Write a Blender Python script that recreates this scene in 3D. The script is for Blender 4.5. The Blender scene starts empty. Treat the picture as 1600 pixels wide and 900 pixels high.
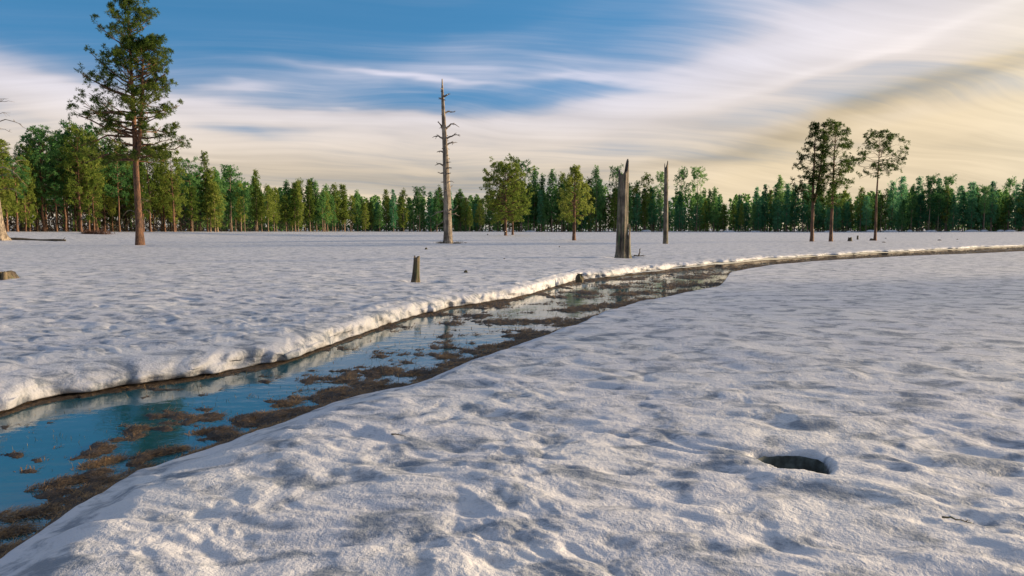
import bpy, math
import numpy as np
from mathutils import Vector

# ------------------------------------------------------------------ camera, light, sky
sc = bpy.context.scene
COL = sc.collection
F = 1600 * 24 / 36.0                 # focal length in photograph pixels
PITCH = math.atan(94 / F)
CAMZ = 1.6
cam = bpy.data.cameras.new('camera'); cam.lens = 24; cam.sensor_width = 36
cam.clip_start = 0.05; cam.clip_end = 20000
camo = bpy.data.objects.new('camera', cam); COL.objects.link(camo)
camo.location = (0, 0, CAMZ); camo.rotation_euler = (math.pi / 2 - PITCH, 0, 0)
sc.camera = camo
sc.view_settings.view_transform = 'Standard'; sc.view_settings.look = 'None'
sc.view_settings.exposure = 0.8; sc.view_settings.gamma = 1.0

SUN_AZ, SUN_EL = math.radians(75), math.radians(11)      # azimuth from +Y towards +X
SUND = Vector((math.sin(SUN_AZ) * math.cos(SUN_EL), math.cos(SUN_AZ) * math.cos(SUN_EL), math.sin(SUN_EL)))
sl = bpy.data.lights.new('sun', 'SUN'); sl.energy = 5.0; sl.angle = math.radians(6.0); sl.color = (1.0, 0.77, 0.50)
so = bpy.data.objects.new('sun', sl); COL.objects.link(so)
so.rotation_euler = SUND.to_track_quat('Z', 'Y').to_euler(); so.location = (60, 35, 40)

def ray(u, v):
    x = (u - 800) / F; y = (450 - v) / F
    c, s = math.cos(PITCH), math.sin(PITCH)
    return np.array([x, c + y * s, -s + y * c])
def P(u, v, z=0.0):                      # where the ray through a pixel meets the level z
    d = ray(u, v); t = (z - CAMZ) / d[2]
    return np.array([0, 0, CAMZ]) + t * d
def at_depth(u, v, Y):
    d = ray(u, v); t = Y / d[1]
    return np.array([0, 0, CAMZ]) + t * d
def azel(u, v):
    d = ray(u, v); d = d / np.linalg.norm(d)
    return math.atan2(d[0], d[1]), math.asin(d[2])

class N:
    """small helper to write node maths"""
    def __init__(s, tree): s.t = tree
    def new(s, typ, **kw):
        n = s.t.nodes.new(typ)
        for k, v in kw.items(): setattr(n, k, v)
        return n
    def put(s, sock, v):
        if isinstance(v, bpy.types.NodeSocket): s.t.links.new(v, sock)
        elif v is not None: sock.default_value = v
    def m(s, op, a, b=None, c=None, clamp=False):
        n = s.new('ShaderNodeMath', operation=op); n.use_clamp = clamp
        for i, v in enumerate((a, b, c)): s.put(n.inputs[i], v)
        return n.outputs[0]
    def vm(s, op, a, b=None):
        n = s.new('ShaderNodeVectorMath', operation=op)
        s.put(n.inputs[0], a); s.put(n.inputs[1], b)
        return n.outputs['Value'] if op in ('DOT_PRODUCT', 'LENGTH') else n.outputs[0]
    def xyz(s, x, y, z):
        n = s.new('ShaderNodeCombineXYZ')
        for i, v in enumerate((x, y, z)): s.put(n.inputs[i], v)
        return n.outputs[0]
    def sep(s, v):
        n = s.new('ShaderNodeSeparateXYZ'); s.put(n.inputs[0], v); return n.outputs
    def noise(s, vec, scale=1.0, detail=4.0, rough=0.55, dist=0.0, col=False):
        n = s.new('ShaderNodeTexNoise'); s.put(n.inputs['Vector'], vec)
        n.inputs['Scale'].default_value = scale; n.inputs['Detail'].default_value = detail
        n.inputs['Roughness'].default_value = rough; n.inputs['Distortion'].default_value = dist
        return n.outputs[1 if col else 0]
    def mix(s, f, a, b):
        n = s.new('ShaderNodeMix', data_type='RGBA')
        s.put(n.inputs[0], f); s.put(n.inputs[6], a); s.put(n.inputs[7], b)
        return n.outputs[2]
    def ramp(s, f, stops):
        n = s.new('ShaderNodeValToRGB'); s.put(n.inputs[0], f)
        e = n.color_ramp.elements
        while len(e) < len(stops): e.new(0.5)
        for el, (p, c) in zip(e, stops): el.position = p; el.color = c if len(c) == 4 else (*c, 1)
        return n.outputs[0]
    def step(s, x, a, b):                # smoothstep
        n = s.new('ShaderNodeMapRange', interpolation_type='SMOOTHSTEP')
        s.put(n.inputs[0], x); n.inputs[1].default_value = a; n.inputs[2].default_value = b
        return n.outputs[0]

w = bpy.data.worlds.new('World'); sc.world = w; w.use_nodes = True
w.node_tree.nodes.clear(); k = N(w.node_tree)
dirn = k.vm('NORMALIZE', k.new('ShaderNodeTexCoord').outputs['Generated'])
dx, dy, dz = k.sep(dirn)
sky = k.new('ShaderNodeTexSky', sky_type='NISHITA'); sky.sun_disc = False
sky.sun_elevation = SUN_EL; sky.sun_rotation = SUN_AZ
sky.air_density = 1.0; sky.dust_density = 0.3; sky.ozone_density = 2.5
dzc = k.m('MAXIMUM', dz, 0.0)
k.put(sky.inputs['Vector'], k.vm('NORMALIZE', k.xyz(dx, dy, k.m('ADD', dzc, 0.55))))
hs = k.new('ShaderNodeHueSaturation'); hs.inputs['Saturation'].default_value = 1.35; hs.inputs['Value'].default_value = 2.6
hs.inputs['Hue'].default_value = 0.488
k.put(hs.inputs['Color'], sky.outputs[0])
blue = hs.outputs[0]
sd = k.vm('DOT_PRODUCT', dirn, tuple(SUND))
near_sun = k.step(sd, 0.35, 0.99)
az = k.m('ARCTAN2', dx, dy); el = k.m('ARCSINE', dz)
# streaky cirrus: noise on a high flat layer, stretched along the wind
lay = k.m('ADD', dzc, 0.16)
px = k.m('DIVIDE', dx, lay); py = k.m('DIVIDE', dy, lay)
wp = k.noise(k.xyz(px, py, 0.0), 0.55, 2.0, 0.5, 0.0, True)
wx, wy, wz = k.sep(k.vm('SUBTRACT', wp, (0.5, 0.5, 0.5)))
pxw = k.m('MULTIPLY_ADD', wx, 1.1, px); pyw = k.m('MULTIPLY_ADD', wy, 1.1, py)
a0 = math.radians(-14)
along = k.m('ADD', k.m('MULTIPLY', pxw, math.cos(a0)), k.m('MULTIPLY', pyw, -math.sin(a0)))
across = k.m('ADD', k.m('MULTIPLY', pxw, math.sin(a0)), k.m('MULTIPLY', pyw, math.cos(a0)))
streak = k.noise(k.xyz(k.m('MULTIPLY', along, 0.32), k.m('MULTIPLY', across, 1.25), 3.7), 1.0, 6.0, 0.5, 0.35)
fine = k.noise(k.xyz(k.m('MULTIPLY', along, 0.9), k.m('MULTIPLY', across, 4.0), 1.2), 1.0, 4.0, 0.55, 0.5)
streak = k.m('MULTIPLY_ADD', k.m('SUBTRACT', fine, 0.5), 0.34, streak)
fibre = k.noise(k.xyz(k.m('MULTIPLY', along, 0.45), k.m('MULTIPLY', across, 7.5), 8.1), 1.0, 5.0, 0.62, 0.25)
fibre = k.m('SUBTRACT', fibre, 0.5)
# banks of cloud that stand in the sky, each given by azimuth, elevation, extent and tilt
waz = k.m('MULTIPLY_ADD', k.m('SUBTRACT', k.noise(k.xyz(k.m('MULTIPLY', az, 5.0), k.m('MULTIPLY', el, 22.0), 0.0), 1.0, 3.0), 0.5), 0.05, el)
def bank(u, v, ru, rv, tilt, soft=1.0):
    a, e = azel(u, v)
    ra = ru / F; re = rv / F
    da = k.m('SUBTRACT', az, a)
    de = k.m('SUBTRACT', k.m('SUBTRACT', waz, e), k.m('MULTIPLY', da, tilt))
    q = k.m('ADD', k.m('POWER', k.m('ABSOLUTE', k.m('DIVIDE', da, ra)), 2.0), k.m('POWER', k.m('ABSOLUTE', k.m('DIVIDE', de, re)), 2.0))
    return k.m('MULTIPLY', k.m('EXPONENT', k.m('MULTIPLY', q, -1.0)), soft)
def total(lst):
    r = lst[0]
    for x in lst[1:]: r = k.m('ADD', r, x)
    return r
white = total([bank(40, 125, 190, 26, -0.30, 0.75), bank(130, 172, 260, 24, -0.22, 0.55), bank(480, 178, 330, 11, -0.03, 0.85),
               bank(620, 120, 170, 7, -0.05, 0.75), bank(365, 135, 60, 9, 0.12, 0.6), bank(690, 205, 420, 20, -0.02, 0.55),
               bank(900, 120, 170, 8, -0.05, 0.5), bank(1180, 95, 330, 38, 0.30, 0.75), bank(1320, 95, 200, 9, 0.22, 0.8),
               bank(1010, 175, 300, 22, 0.08, 0.5), bank(1500, 30, 260, 26, 0.1, 0.8), bank(780, 65, 260, 30, 0.30, 0.35), bank(1480, 190, 240, 22, 0.0, 0.7)])
clear = total([bank(920, 140, 150, 20, 0.0, 0.42), bank(370, 205, 130, 10, 0.0, 0.42), bank(640, 150, 190, 14, 0.0, 0.3),
               bank(860, 35, 230, 45, 0.15, 0.45), bank(100, 20, 420, 60, 0.0, 0.35), bank(560, 20, 320, 36, 0.1, 0.35)])
dark = total([bank(1460, 135, 240, 18, 0.28, 1.0), bank(1000, 262, 240, 14, 0.10, 0.55), bank(430, 258, 260, 20, -0.02, 0.5), bank(1500, 300, 300, 12, 0.05, 0.4),
              bank(620, 285, 260, 10, 0.0, 0.35)])
hor = k.m('SUBTRACT', 1.0, k.step(el, math.radians(2.5), math.radians(13)))   # thickening towards the horizon
cov = k.m('ADD', k.m('MULTIPLY', k.step(streak, 0.40, 0.74), 0.66), k.m('MULTIPLY', hor, 0.72))
cov = k.m('MULTIPLY_ADD', near_sun, 0.62, cov)
cov = k.m('MULTIPLY_ADD', fibre, 0.75, cov)
cov = k.m('ADD', cov, k.m('SUBTRACT', white, clear))
cov = k.m('MULTIPLY_ADD', k.step(cov, -0.45, 1.15), 0.86, 0.11, True)
# clouds: lilac grey away from the sun, cream and then glaring close to it
lowel = k.m('SUBTRACT', 1.0, k.m('MULTIPLY', k.step(el, math.radians(9), math.radians(18)), 0.62))
warm = k.m('ADD', k.m('MULTIPLY', k.m('MULTIPLY', near_sun, lowel), 0.85), k.m('MULTIPLY', hor, 0.85), None, True)
warm = k.m('MULTIPLY_ADD', k.m('MULTIPLY', dark, near_sun), 0.7, warm, True)
ccol = k.mix(warm, (6.4, 6.4, 7.6, 1), (9.4, 7.6, 5.1, 1))
ccol = k.mix(k.step(sd, 0.72, 0.98), ccol, (14.5, 13.0, 9.8, 1))
lum = k.m('ADD', k.m('MULTIPLY_ADD', k.m('SUBTRACT', streak, 0.55), 0.85, 0.92), k.m('MULTIPLY', white, 0.18))
lum = k.m('SUBTRACT', lum, k.m('MULTIPLY', dark, 0.30))
lum = k.m('SUBTRACT', lum, k.m('MULTIPLY', hor, 0.06))
lum = k.m('MULTIPLY_ADD', fibre, 0.30, lum)
ccol = k.vm('MULTIPLY', ccol, k.xyz(lum, lum, lum))
bg = k.new('ShaderNodeBackground'); k.put(bg.inputs[0], k.mix(cov, blue, ccol)); bg.inputs[1].default_value = 0.06
wo = k.new('ShaderNodeOutputWorld'); k.put(wo.inputs[0], bg.outputs[0])

# ------------------------------------------------------------------ numeric helpers
def smooth(x, a, b):
    t = np.clip((np.asarray(x, float) - a) / (b - a), 0, 1); return t * t * (3 - 2 * t)
def perlin(x, y, seed=0):
    x = np.asarray(x, float) + 1000.0; y = np.asarray(y, float) + 1000.0
    xi = np.floor(x).astype(np.int64); yi = np.floor(y).astype(np.int64); xf = x - xi; yf = y - yi
    u = xf ** 3 * (xf * (xf * 6 - 15) + 10); v = yf ** 3 * (yf * (yf * 6 - 15) + 10)
    def g(ix, iy, fx, fy):
        h = (ix * 374761393 + iy * 668265263 + seed * 974634777) & 0xffffffff
        h = ((h ^ (h >> 13)) * 1274126177) & 0xffffffff; h = h ^ (h >> 16)
        a = (h & 0xffff) * (2 * math.pi / 65536)
        return np.cos(a) * fx + np.sin(a) * fy
    n0 = g(xi, yi, xf, yf); n1 = g(xi + 1, yi, xf - 1, yf)
    n2 = g(xi, yi + 1, xf, yf - 1); n3 = g(xi + 1, yi + 1, xf - 1, yf - 1)
    return ((n0 * (1 - u) + n1 * u) * (1 - v) + (n2 * (1 - u) + n3 * u) * v) * 1.5

def mk(name, verts, quads=None, tris=None, mats=(), qmat=0, tmat=0, smoothed=False):
    me = bpy.data.meshes.new(name)
    verts = np.asarray(verts, np.float32).reshape(-1, 3)
    q = np.zeros((0, 4), np.int32) if quads is None else np.asarray(quads, np.int32).reshape(-1, 4)
    t = np.zeros((0, 3), np.int32) if tris is None else np.asarray(tris, np.int32).reshape(-1, 3)
    me.vertices.add(len(verts)); me.vertices.foreach_set('co', verts.ravel())
    loops = np.concatenate([q.ravel(), t.ravel()]).astype(np.int32)
    me.loops.add(len(loops)); me.loops.foreach_set('vertex_index', loops)
    nq, nt = len(q), len(t)
    starts = np.concatenate([np.arange(nq) * 4, nq * 4 + np.arange(nt) * 3]).astype(np.int32)
    me.polygons.add(nq + nt); me.polygons.foreach_set('loop_start', starts)
    mi = np.concatenate([np.full(nq, qmat), np.full(nt, tmat)]).astype(np.int32)
    for m in mats: me.materials.append(m)
    me.polygons.foreach_set('material_index', mi)
    me.polygons.foreach_set('use_smooth', np.full(nq + nt, bool(smoothed)))
    me.update(calc_edges=True); me.validate()
    return me
def link(name, data, parent=None, loc=None):
    o = bpy.data.objects.new(name, data); COL.objects.link(o)
    if parent is not None: o.parent = parent
    if loc is not None: o.location = loc
    return o
def tag(o, label=None, cat=None, group=None, kind=None):
    if label: o['label'] = label
    if cat: o['category'] = cat
    if group: o['group'] = group
    if kind: o['kind'] = kind
    return o
def thing(name, label, cat, loc, rz=0.0, group=None, scale=None):
    o = link(name, None, None, loc); o.rotation_euler = (0, 0, rz)
    if scale is not None: o.scale = scale
    return tag(o, label, cat, group)

def grid_quads(nr, nc, wrap=False, off=0):
    c2 = nc if wrap else nc - 1
    i = np.arange(nr - 1)[:, None]; j = np.arange(c2)[None, :]
    j1 = (j + 1) % nc
    return np.stack([i * nc + j, i * nc + j1, (i + 1) * nc + j1, (i + 1) * nc + j], -1).reshape(-1, 4) + off
def tube(path, rad, sides=6, cap=True, flute=None):
    path = np.asarray(path, float); rad = np.asarray(rad, float); n = len(path)
    tan = np.gradient(path, axis=0); tan /= np.linalg.norm(tan, axis=1)[:, None] + 1e-9
    main = path[-1] - path[0]; ref = np.array([0., 0, 1]) if abs(main[2]) < 0.8 * np.linalg.norm(main) else np.array([1., 0, 0])
    a = np.cross(tan, ref); a /= np.linalg.norm(a, axis=1)[:, None] + 1e-9
    b = np.cross(tan, a)
    ph = np.arange(sides) * 2 * math.pi / sides
    R = rad[:, None] * np.ones(sides)[None, :]
    if flute is not None: R = R * flute(np.arange(n)[:, None] / (n - 1), ph[None, :])
    v = path[:, None, :] + R[..., None] * (np.cos(ph)[None, :, None] * a[:, None, :] + np.sin(ph)[None, :, None] * b[:, None, :])
    v = v.reshape(-1, 3); q = grid_quads(n, sides, True)
    if cap:
        v = np.vstack([v, path[-1] + tan[-1] * rad[-1] * 0.6]); last = len(v) - 1
        base = (n - 1) * sides
        t = np.array([[base + j, base + (j + 1) % sides, last] for j in range(sides)])
    else: t = np.zeros((0, 3), int)
    return v, q, t
class Bag:
    def __init__(s): s.v = []; s.q = []; s.t = []; s.n = 0
    def add(s, v, q=None, t=None):
        v = np.asarray(v, float).reshape(-1, 3)
        if q is not None and len(q): s.q.append(np.asarray(q) + s.n)
        if t is not None and len(t): s.t.append(np.asarray(t) + s.n)
        s.v.append(v); s.n += len(v)
    def mesh(s, name, mats, smoothed=True, qmat=0, tmat=0):
        return mk(name, np.vstack(s.v), np.vstack(s.q) if s.q else None, np.vstack(s.t) if s.t else None, mats, qmat, tmat, smoothed)

# ------------------------------------------------------------------ materials
def material(name):
    m = bpy.data.materials.new(name); m.use_nodes = True; m.node_tree.nodes.clear()
    kk = N(m.node_tree); p = kk.new('ShaderNodeBsdfPrincipled'); o = kk.new('ShaderNodeOutputMaterial')
    m.node_tree.links.new(p.outputs[0], o.inputs[0])
    return m, kk, p, o
def bump(kk, p, h, strength, dist):
    b = kk.new('ShaderNodeBump'); b.inputs['Strength'].default_value = strength; b.inputs['Distance'].default_value = dist
    kk.put(b.inputs['Height'], h); kk.put(p.inputs['Normal'], b.outputs[0])

def snow_material():
    m, kk, p, o = material('snow')
    pos = kk.new('ShaderNodeNewGeometry').outputs['Position']
    n1 = kk.noise(pos, 0.6, 4, 0.6); n2 = kk.noise(pos, 9.0, 5, 0.65)
    c = kk.mix(kk.step(n1, 0.35, 0.7), (0.51, 0.505, 0.53, 1), (0.585, 0.57, 0.56, 1))
    c = kk.mix(kk.m('MULTIPLY', kk.step(n2, 0.55, 0.8), 0.12), c, (0.42, 0.41, 0.40, 1))
    mottled = kk.noise(kk.vm('MULTIPLY', pos, (2.0, 2.7, 3)), 1.0, 8, 0.70, 0.5)          # slate patches that paint the shade of hollows into the snow colour
    c = kk.mix(kk.m('MULTIPLY', kk.step(mottled, 0.46, 0.63), 0.88), c, (0.14, 0.165, 0.20, 1))
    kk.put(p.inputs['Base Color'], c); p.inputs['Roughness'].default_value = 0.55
    p.inputs['Specular IOR Level'].default_value = 0.25
    g = kk.noise(pos, 30.0, 3, 0.7); g2 = kk.noise(pos, 130.0, 2, 0.7); g3 = kk.noise(kk.vm('MULTIPLY', pos, (5.5, 7.5, 6)), 1.0, 3, 0.6, 0.3)
    h = kk.m('MULTIPLY_ADD', g2, 0.25, kk.m('MULTIPLY_ADD', g3, 2.2, g))
    bump(kk, p, h, 0.75, 0.016)
    return m
def bed_material():
    m, kk, p, o = material('stream_bed_mud')
    pos = kk.new('ShaderNodeNewGeometry').outputs['Position']
    n = kk.noise(pos, 14.0, 6, 0.7); f = kk.noise(kk.vm('MULTIPLY', pos, (60, 25, 60)), 1.0, 4, 0.7)
    c = kk.ramp(kk.m('MULTIPLY_ADD', f, 0.5, kk.m('MULTIPLY', n, 0.5)), [(0.32, (0.008, 0.005, 0.003)), (0.5, (0.034, 0.019, 0.008)), (0.68, (0.13, 0.075, 0.03))])
    kk.put(p.inputs['Base Color'], c); p.inputs['Roughness'].default_value = 0.7
    bump(kk, p, f, 0.8, 0.03)
    return m
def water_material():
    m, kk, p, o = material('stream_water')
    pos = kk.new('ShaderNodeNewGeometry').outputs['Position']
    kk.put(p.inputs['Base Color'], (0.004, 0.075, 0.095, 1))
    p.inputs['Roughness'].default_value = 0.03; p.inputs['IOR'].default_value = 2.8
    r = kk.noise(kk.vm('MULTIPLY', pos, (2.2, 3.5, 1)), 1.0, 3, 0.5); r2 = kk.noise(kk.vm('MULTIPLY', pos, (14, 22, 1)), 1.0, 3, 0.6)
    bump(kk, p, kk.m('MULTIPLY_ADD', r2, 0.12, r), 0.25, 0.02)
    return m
def grass_material(name, lo, hi, sc_=45.0):
    m, kk, p, o = material(name)
    pos = kk.new('ShaderNodeNewGeometry').outputs['Position']
    n = kk.noise(pos, sc_, 3, 0.75); n2 = kk.noise(pos, 3.0, 3, 0.6)
    c = kk.mix(kk.step(kk.m('MULTIPLY_ADD', n2, 0.45, kk.m('MULTIPLY', n, 0.55)), 0.40, 0.62), lo, hi)
    kk.put(p.inputs['Base Color'], c); p.inputs['Roughness'].default_value = 0.75
    return m
def bark_material(name, dark, lightc, warm, scale=1.0):
    m, kk, p, o = material(name)
    tc = kk.new('ShaderNodeTexCoord').outputs['Object']
    f = kk.noise(kk.vm('MULTIPLY', tc, (9 * scale, 9 * scale, 2.2 * scale)), 1.0, 5, 0.7)
    l = kk.noise(tc, 0.7, 3, 0.5)
    c = kk.ramp(f, [(0.34, dark), (0.52, lightc), (0.68, warm)])
    c = kk.mix(kk.m('MULTIPLY', kk.step(l, 0.4, 0.7), 0.45), c, (*warm, 1))
    kk.put(p.inputs['Base Color'], c); p.inputs['Roughness'].default_value = 0.85
    bump(kk, p, f, 0.8, 0.06)
    return m
def dead_material(name, dark, grey, pale, moss=0.0):
    m, kk, p, o = material(name)
    tc = kk.new('ShaderNodeTexCoord').outputs['Object']
    f = kk.noise(kk.vm('MULTIPLY', tc, (13, 13, 0.55)), 1.0, 6, 0.7, 0.4)
    l = kk.noise(tc, 1.3, 4, 0.6)
    c = kk.ramp(kk.m('MULTIPLY_ADD', l, 0.35, kk.m('MULTIPLY', f, 0.65)), [(0.38, dark), (0.48, grey), (0.60, pale)])
    if moss:
        g = kk.noise(kk.vm('MULTIPLY', tc, (7, 7, 1.0)), 1.0, 4, 0.7)
        c = kk.mix(kk.m('MULTIPLY', kk.step(g, 0.54, 0.66), moss), c, (0.045, 0.10, 0.025, 1))
    kk.put(p.inputs['Base Color'], c); p.inputs['Roughness'].default_value = 0.85
    bump(kk, p, f, 0.9, 0.05)
    return m
def needle_material(name, dark, mid, bright):
    m, kk, p, o = material(name)
    rnd = kk.new('ShaderNodeObjectInfo').outputs['Random']
    tc = kk.new('ShaderNodeTexCoord').outputs['Object']
    n = kk.noise(tc, 0.45, 3, 0.6); f = kk.noise(tc, 2.6, 2, 0.6)
    x = kk.m('ADD', kk.m('MULTIPLY', n, 0.55), kk.m('MULTIPLY', f, 0.45))
    x = kk.m('ADD', x, kk.m('MULTIPLY', kk.m('SUBTRACT', rnd, 0.5), 0.22))
    c = kk.ramp(x, [(0.36, dark), (0.52, mid), (0.68, bright)])  # needle tones spread by noise, with a random shift per object
    d = kk.new('ShaderNodeBsdfDiffuse'); t = kk.new('ShaderNodeBsdfTranslucent'); mx = kk.new('ShaderNodeMixShader')
    kk.put(d.inputs[0], c); kk.put(t.inputs[0], c); mx.inputs[0].default_value = 0.5
    kk.put(mx.inputs[1], d.outputs[0]); kk.put(mx.inputs[2], t.outputs[0])
    m.node_tree.nodes.remove(p); kk.put(o.inputs[0], mx.outputs[0])
    return m
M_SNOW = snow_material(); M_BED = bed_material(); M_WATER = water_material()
M_GRASS = grass_material('dead_grass', (0.014, 0.007, 0.003, 1), (0.33, 0.185, 0.065, 1))
M_STEM = grass_material('dry_stems', (0.05, 0.05, 0.02, 1), (0.22, 0.16, 0.07, 1))
M_BARK = bark_material('pine_bark', (0.02, 0.012, 0.009), (0.10, 0.052, 0.030), (0.27, 0.125, 0.06))
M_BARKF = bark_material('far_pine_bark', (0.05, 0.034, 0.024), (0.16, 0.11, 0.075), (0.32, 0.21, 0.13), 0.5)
M_DEAD = dead_material('grey_dead_wood', (0.022, 0.018, 0.014), (0.13, 0.10, 0.072), (0.42, 0.34, 0.25))
M_MOSS = dead_material('mossy_dead_wood', (0.010, 0.008, 0.006), (0.085, 0.066, 0.046), (0.29, 0.235, 0.165), 0.75)
M_STUMP = dead_material('stump_wood', (0.016, 0.012, 0.008), (0.07, 0.05, 0.03), (0.17, 0.13, 0.075), 0.5)
M_NEAR = needle_material('lone_pine_needles', (0.02, 0.045, 0.010), (0.065, 0.11, 0.025), (0.17, 0.20, 0.045))
M_OLIVE = needle_material('olive_pine_needles', (0.05, 0.095, 0.02), (0.17, 0.23, 0.045), (0.31, 0.34, 0.08))
M_GREEN = needle_material('green_pine_needles', (0.032, 0.10, 0.034), (0.11, 0.25, 0.08), (0.25, 0.40, 0.12))
M_TEAL = needle_material('blue_green_pine_needles', (0.036, 0.13, 0.06), (0.10, 0.28, 0.135), (0.19, 0.42, 0.22))
M_BRUSH = grass_material('red_brush', (0.06, 0.022, 0.012, 1), (0.20, 0.10, 0.05, 1))

M_MELT = grass_material('wet_melt_ground', (0.025, 0.028, 0.022, 1), (0.12, 0.14, 0.125, 1), 7.0)
M_UNDER = grass_material('undergrowth', (0.02, 0.016, 0.010, 1), (0.075, 0.05, 0.03, 1))

# ------------------------------------------------------------------ ground
EDGE_U = [-400, 0, 290, 430, 560, 800, 1100, 1350, 1600, 2000]
EDGE_Y = [100, 112, 148, 185, 235, 268, 284, 262, 245, 230]
EDGE_AZ = [math.atan((u - 800) / F) for u in EDGE_U]
def edge_depth(azm): return np.interp(azm, EDGE_AZ, EDGE_Y)
HOLES = []      # x, y, rx, ry, depth, rotation, steepness
hc = P(1241, 716); HOLES.append((hc[0], hc[1], 0.215, 0.19, 0.44, -0.55, 2.7))
st = P(650, 440); HOLES.append((st[0] + 0.22, st[1], 0.62, 0.45, 0.13, 0.0, 2.0))
for u, v, r in ((971, 401, 0.8), (700, 379, 1.5), (218, 383, 1.0), (1268, 378, 0.9), (1298, 378, 0.9), (10, 377, 1.6), (1040, 381, 0.7), (897, 375, .9), (1367, 376, .8)):
    q = P(u, v); HOLES.append((q[0], q[1], r, r, 0.16, 0, 1.6))
for u, v, rx, ry, d, rot in ((1495, 652, .10, .05, .05, -.3), (625, 690, .09, .05, .06, .3), (1580, 690, .16, .05, .05, -.5), (1510, 700, .2, .09, .035, -.5),
                             (870, 770, .22, .12, .05, -.5), (640, 855, .13, .08, .045, .2), (930, 855, .16, .12, .05, -.5), (1060, 780, .14, .06, .035, -.5),
                             (300, 800, .10, .07, .05, .2), (230, 775, .25, .15, .05, .3), (1370, 860, .18, .10, .05, -.5), (1290, 600, .16, .07, .04, -.1),
                             (1010, 690, .13, .06, .04, .0), (780, 690, .10, .06, .045, .0), (1420, 575, .2, .06, .05, 0), (1130, 560, .2, .07, .04, 0), (1500, 480, .4, .1, .06, 0),
                             (980, 620, .16, .06, .04, 0), (1560, 820, .2, .1, .04, -.5)):
    q = P(u, v); HOLES.append((q[0], q[1], rx * 1.1, ry, d * 0.4, rot, 1.0))
def zbase(x, y):
    x = np.asarray(x, float); y = np.asarray(y, float)
    r = np.hypot(x, y); a = np.arctan2(x, y)
    e = edge_depth(np.clip(a, -0.9, 0.9)); front = smooth(np.cos(a), 0.45, 0.75)
    rise = np.maximum(0, CAMZ - 0.0057 * e)
    z = rise * smooth(r * np.cos(a), e * 0.58, e * 0.95) * front
    z = z + 0.05 * perlin(x / 9.0, y / 9.0, 5) * smooth(r, 5, 25) + 0.12 * perlin(x / 45.0, y / 45.0, 6) * smooth(r, 40, 90)
    return z
def relief(x, y, cell):
    def f(lam): return np.clip((lam / cell - 2.0) / 2.5, 0, 1)
    wx = x + 0.25 * perlin(x / 0.9, y / 0.9, 20); wy = y + 0.25 * perlin(x / 0.9, y / 0.9, 21)
    c, s = math.cos(-0.35), math.sin(-0.35)
    ax = wx * c + wy * s; ay = -wx * s + wy * c            # ripples run with the wind
    z = 0.030 * perlin(ax / 2.6, ay / 1.7, 11) * f(2.0)
    z += 0.027 * perlin(ax / 0.95, ay / 0.45, 12) * f(0.7)
    z += 0.019 * perlin(ax / 0.42, ay / 0.19, 13) * f(0.28)
    z += 0.0075 * perlin(ax / 0.15, ay / 0.10, 14) * f(0.12) + 0.002 * perlin(ax / 0.06, ay / 0.045, 16) * f(0.05)
    pit = np.maximum(0, perlin(ax / 0.46, ay / 0.24, 15) - 0.18)
    z -= 0.028 * pit * f(0.34)
    pit = np.maximum(0, perlin(ax / 0.21, ay / 0.12, 18) - 0.12)
    z -= 0.022 * pit * f(0.16)
    return z
def holes(x, y):
    z = np.zeros_like(x)
    for hx, hy, rx, ry, d, rot, st_ in HOLES:
        c, s = math.cos(rot), math.sin(rot); ex = ((x - hx) * c + (y - hy) * s) / rx; ey = (-(x - hx) * s + (y - hy) * c) / ry
        rr = np.hypot(ex, ey); rr = rr * (1 + 0.12 * np.sin(3 * np.arctan2(ey, ex) + 1.0))
        z -= d * np.exp(-rr ** (2 * st_) * 0.9)
    return z
# edges of the stream, as azimuth -> distance
def edge_curve(pix, z, left, right):
    pts = [P(u, v, z) for u, v in pix]
    a = [math.degrees(math.atan2(p[0], p[1])) for p in pts]; r = [math.hypot(p[0], p[1]) for p in pts]
    a = [x[0] for x in left] + a + [x[0] for x in right]; r = [x[1] for x in left] + r + [x[1] for x in right]
    o = np.argsort(a)
    return np.array(a)[o], np.log(np.array(r)[o])
FA, FR = edge_curve([(0, 640), (60, 622), (160, 606), (300, 588), (400, 570), (470, 552), (560, 522), (640, 494), (700, 480), (800, 465), (860, 450), (900, 438), (960, 431),
                     (1050, 421), (1120, 416), (1200, 408), (1290, 402), (1400, 396), (1500, 391), (1600, 386)], -0.30,
                    [(-99, 1500), (-97, 230), (-93, 45), (-86, 18), (-74, 12), (-60, 9.6), (-45, 8.4)], [(41, 92), (47, 150), (52, 400), (55, 1500)])
NA, NR = edge_curve([(0, 872), (60, 832), (110, 796), (160, 768), (210, 738), (290, 712), (360, 690), (440, 664), (520, 630), (640, 603), (700, 580), (760, 556), (840, 532), (900, 512), (940, 496),
                     (1010, 474), (1070, 463), (1125, 454), (1134, 445), (1140, 431), (1200, 420), (1290, 413), (1400, 405), (1500, 401), (1600, 397)], -0.22,
                    [(-99, 1480), (-97, 215), (-93, 37), (-86, 12), (-74, 7.0), (-60, 5.2), (-46, 4.35)], [(41, 66), (47, 115), (52, 330), (55, 1450)])
DENSE = np.linspace(-100, 56, 12000)
def dense(a, lr):
    y = np.interp(DENSE, a, lr); g = np.exp(-np.linspace(-2.5, 2.5, 61) ** 2); g /= g.sum()
    yp = np.pad(y, 30, mode='edge'); return np.convolve(yp, g, 'valid')
FD, ND = dense(FA, FR), dense(NA, NR)
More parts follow.
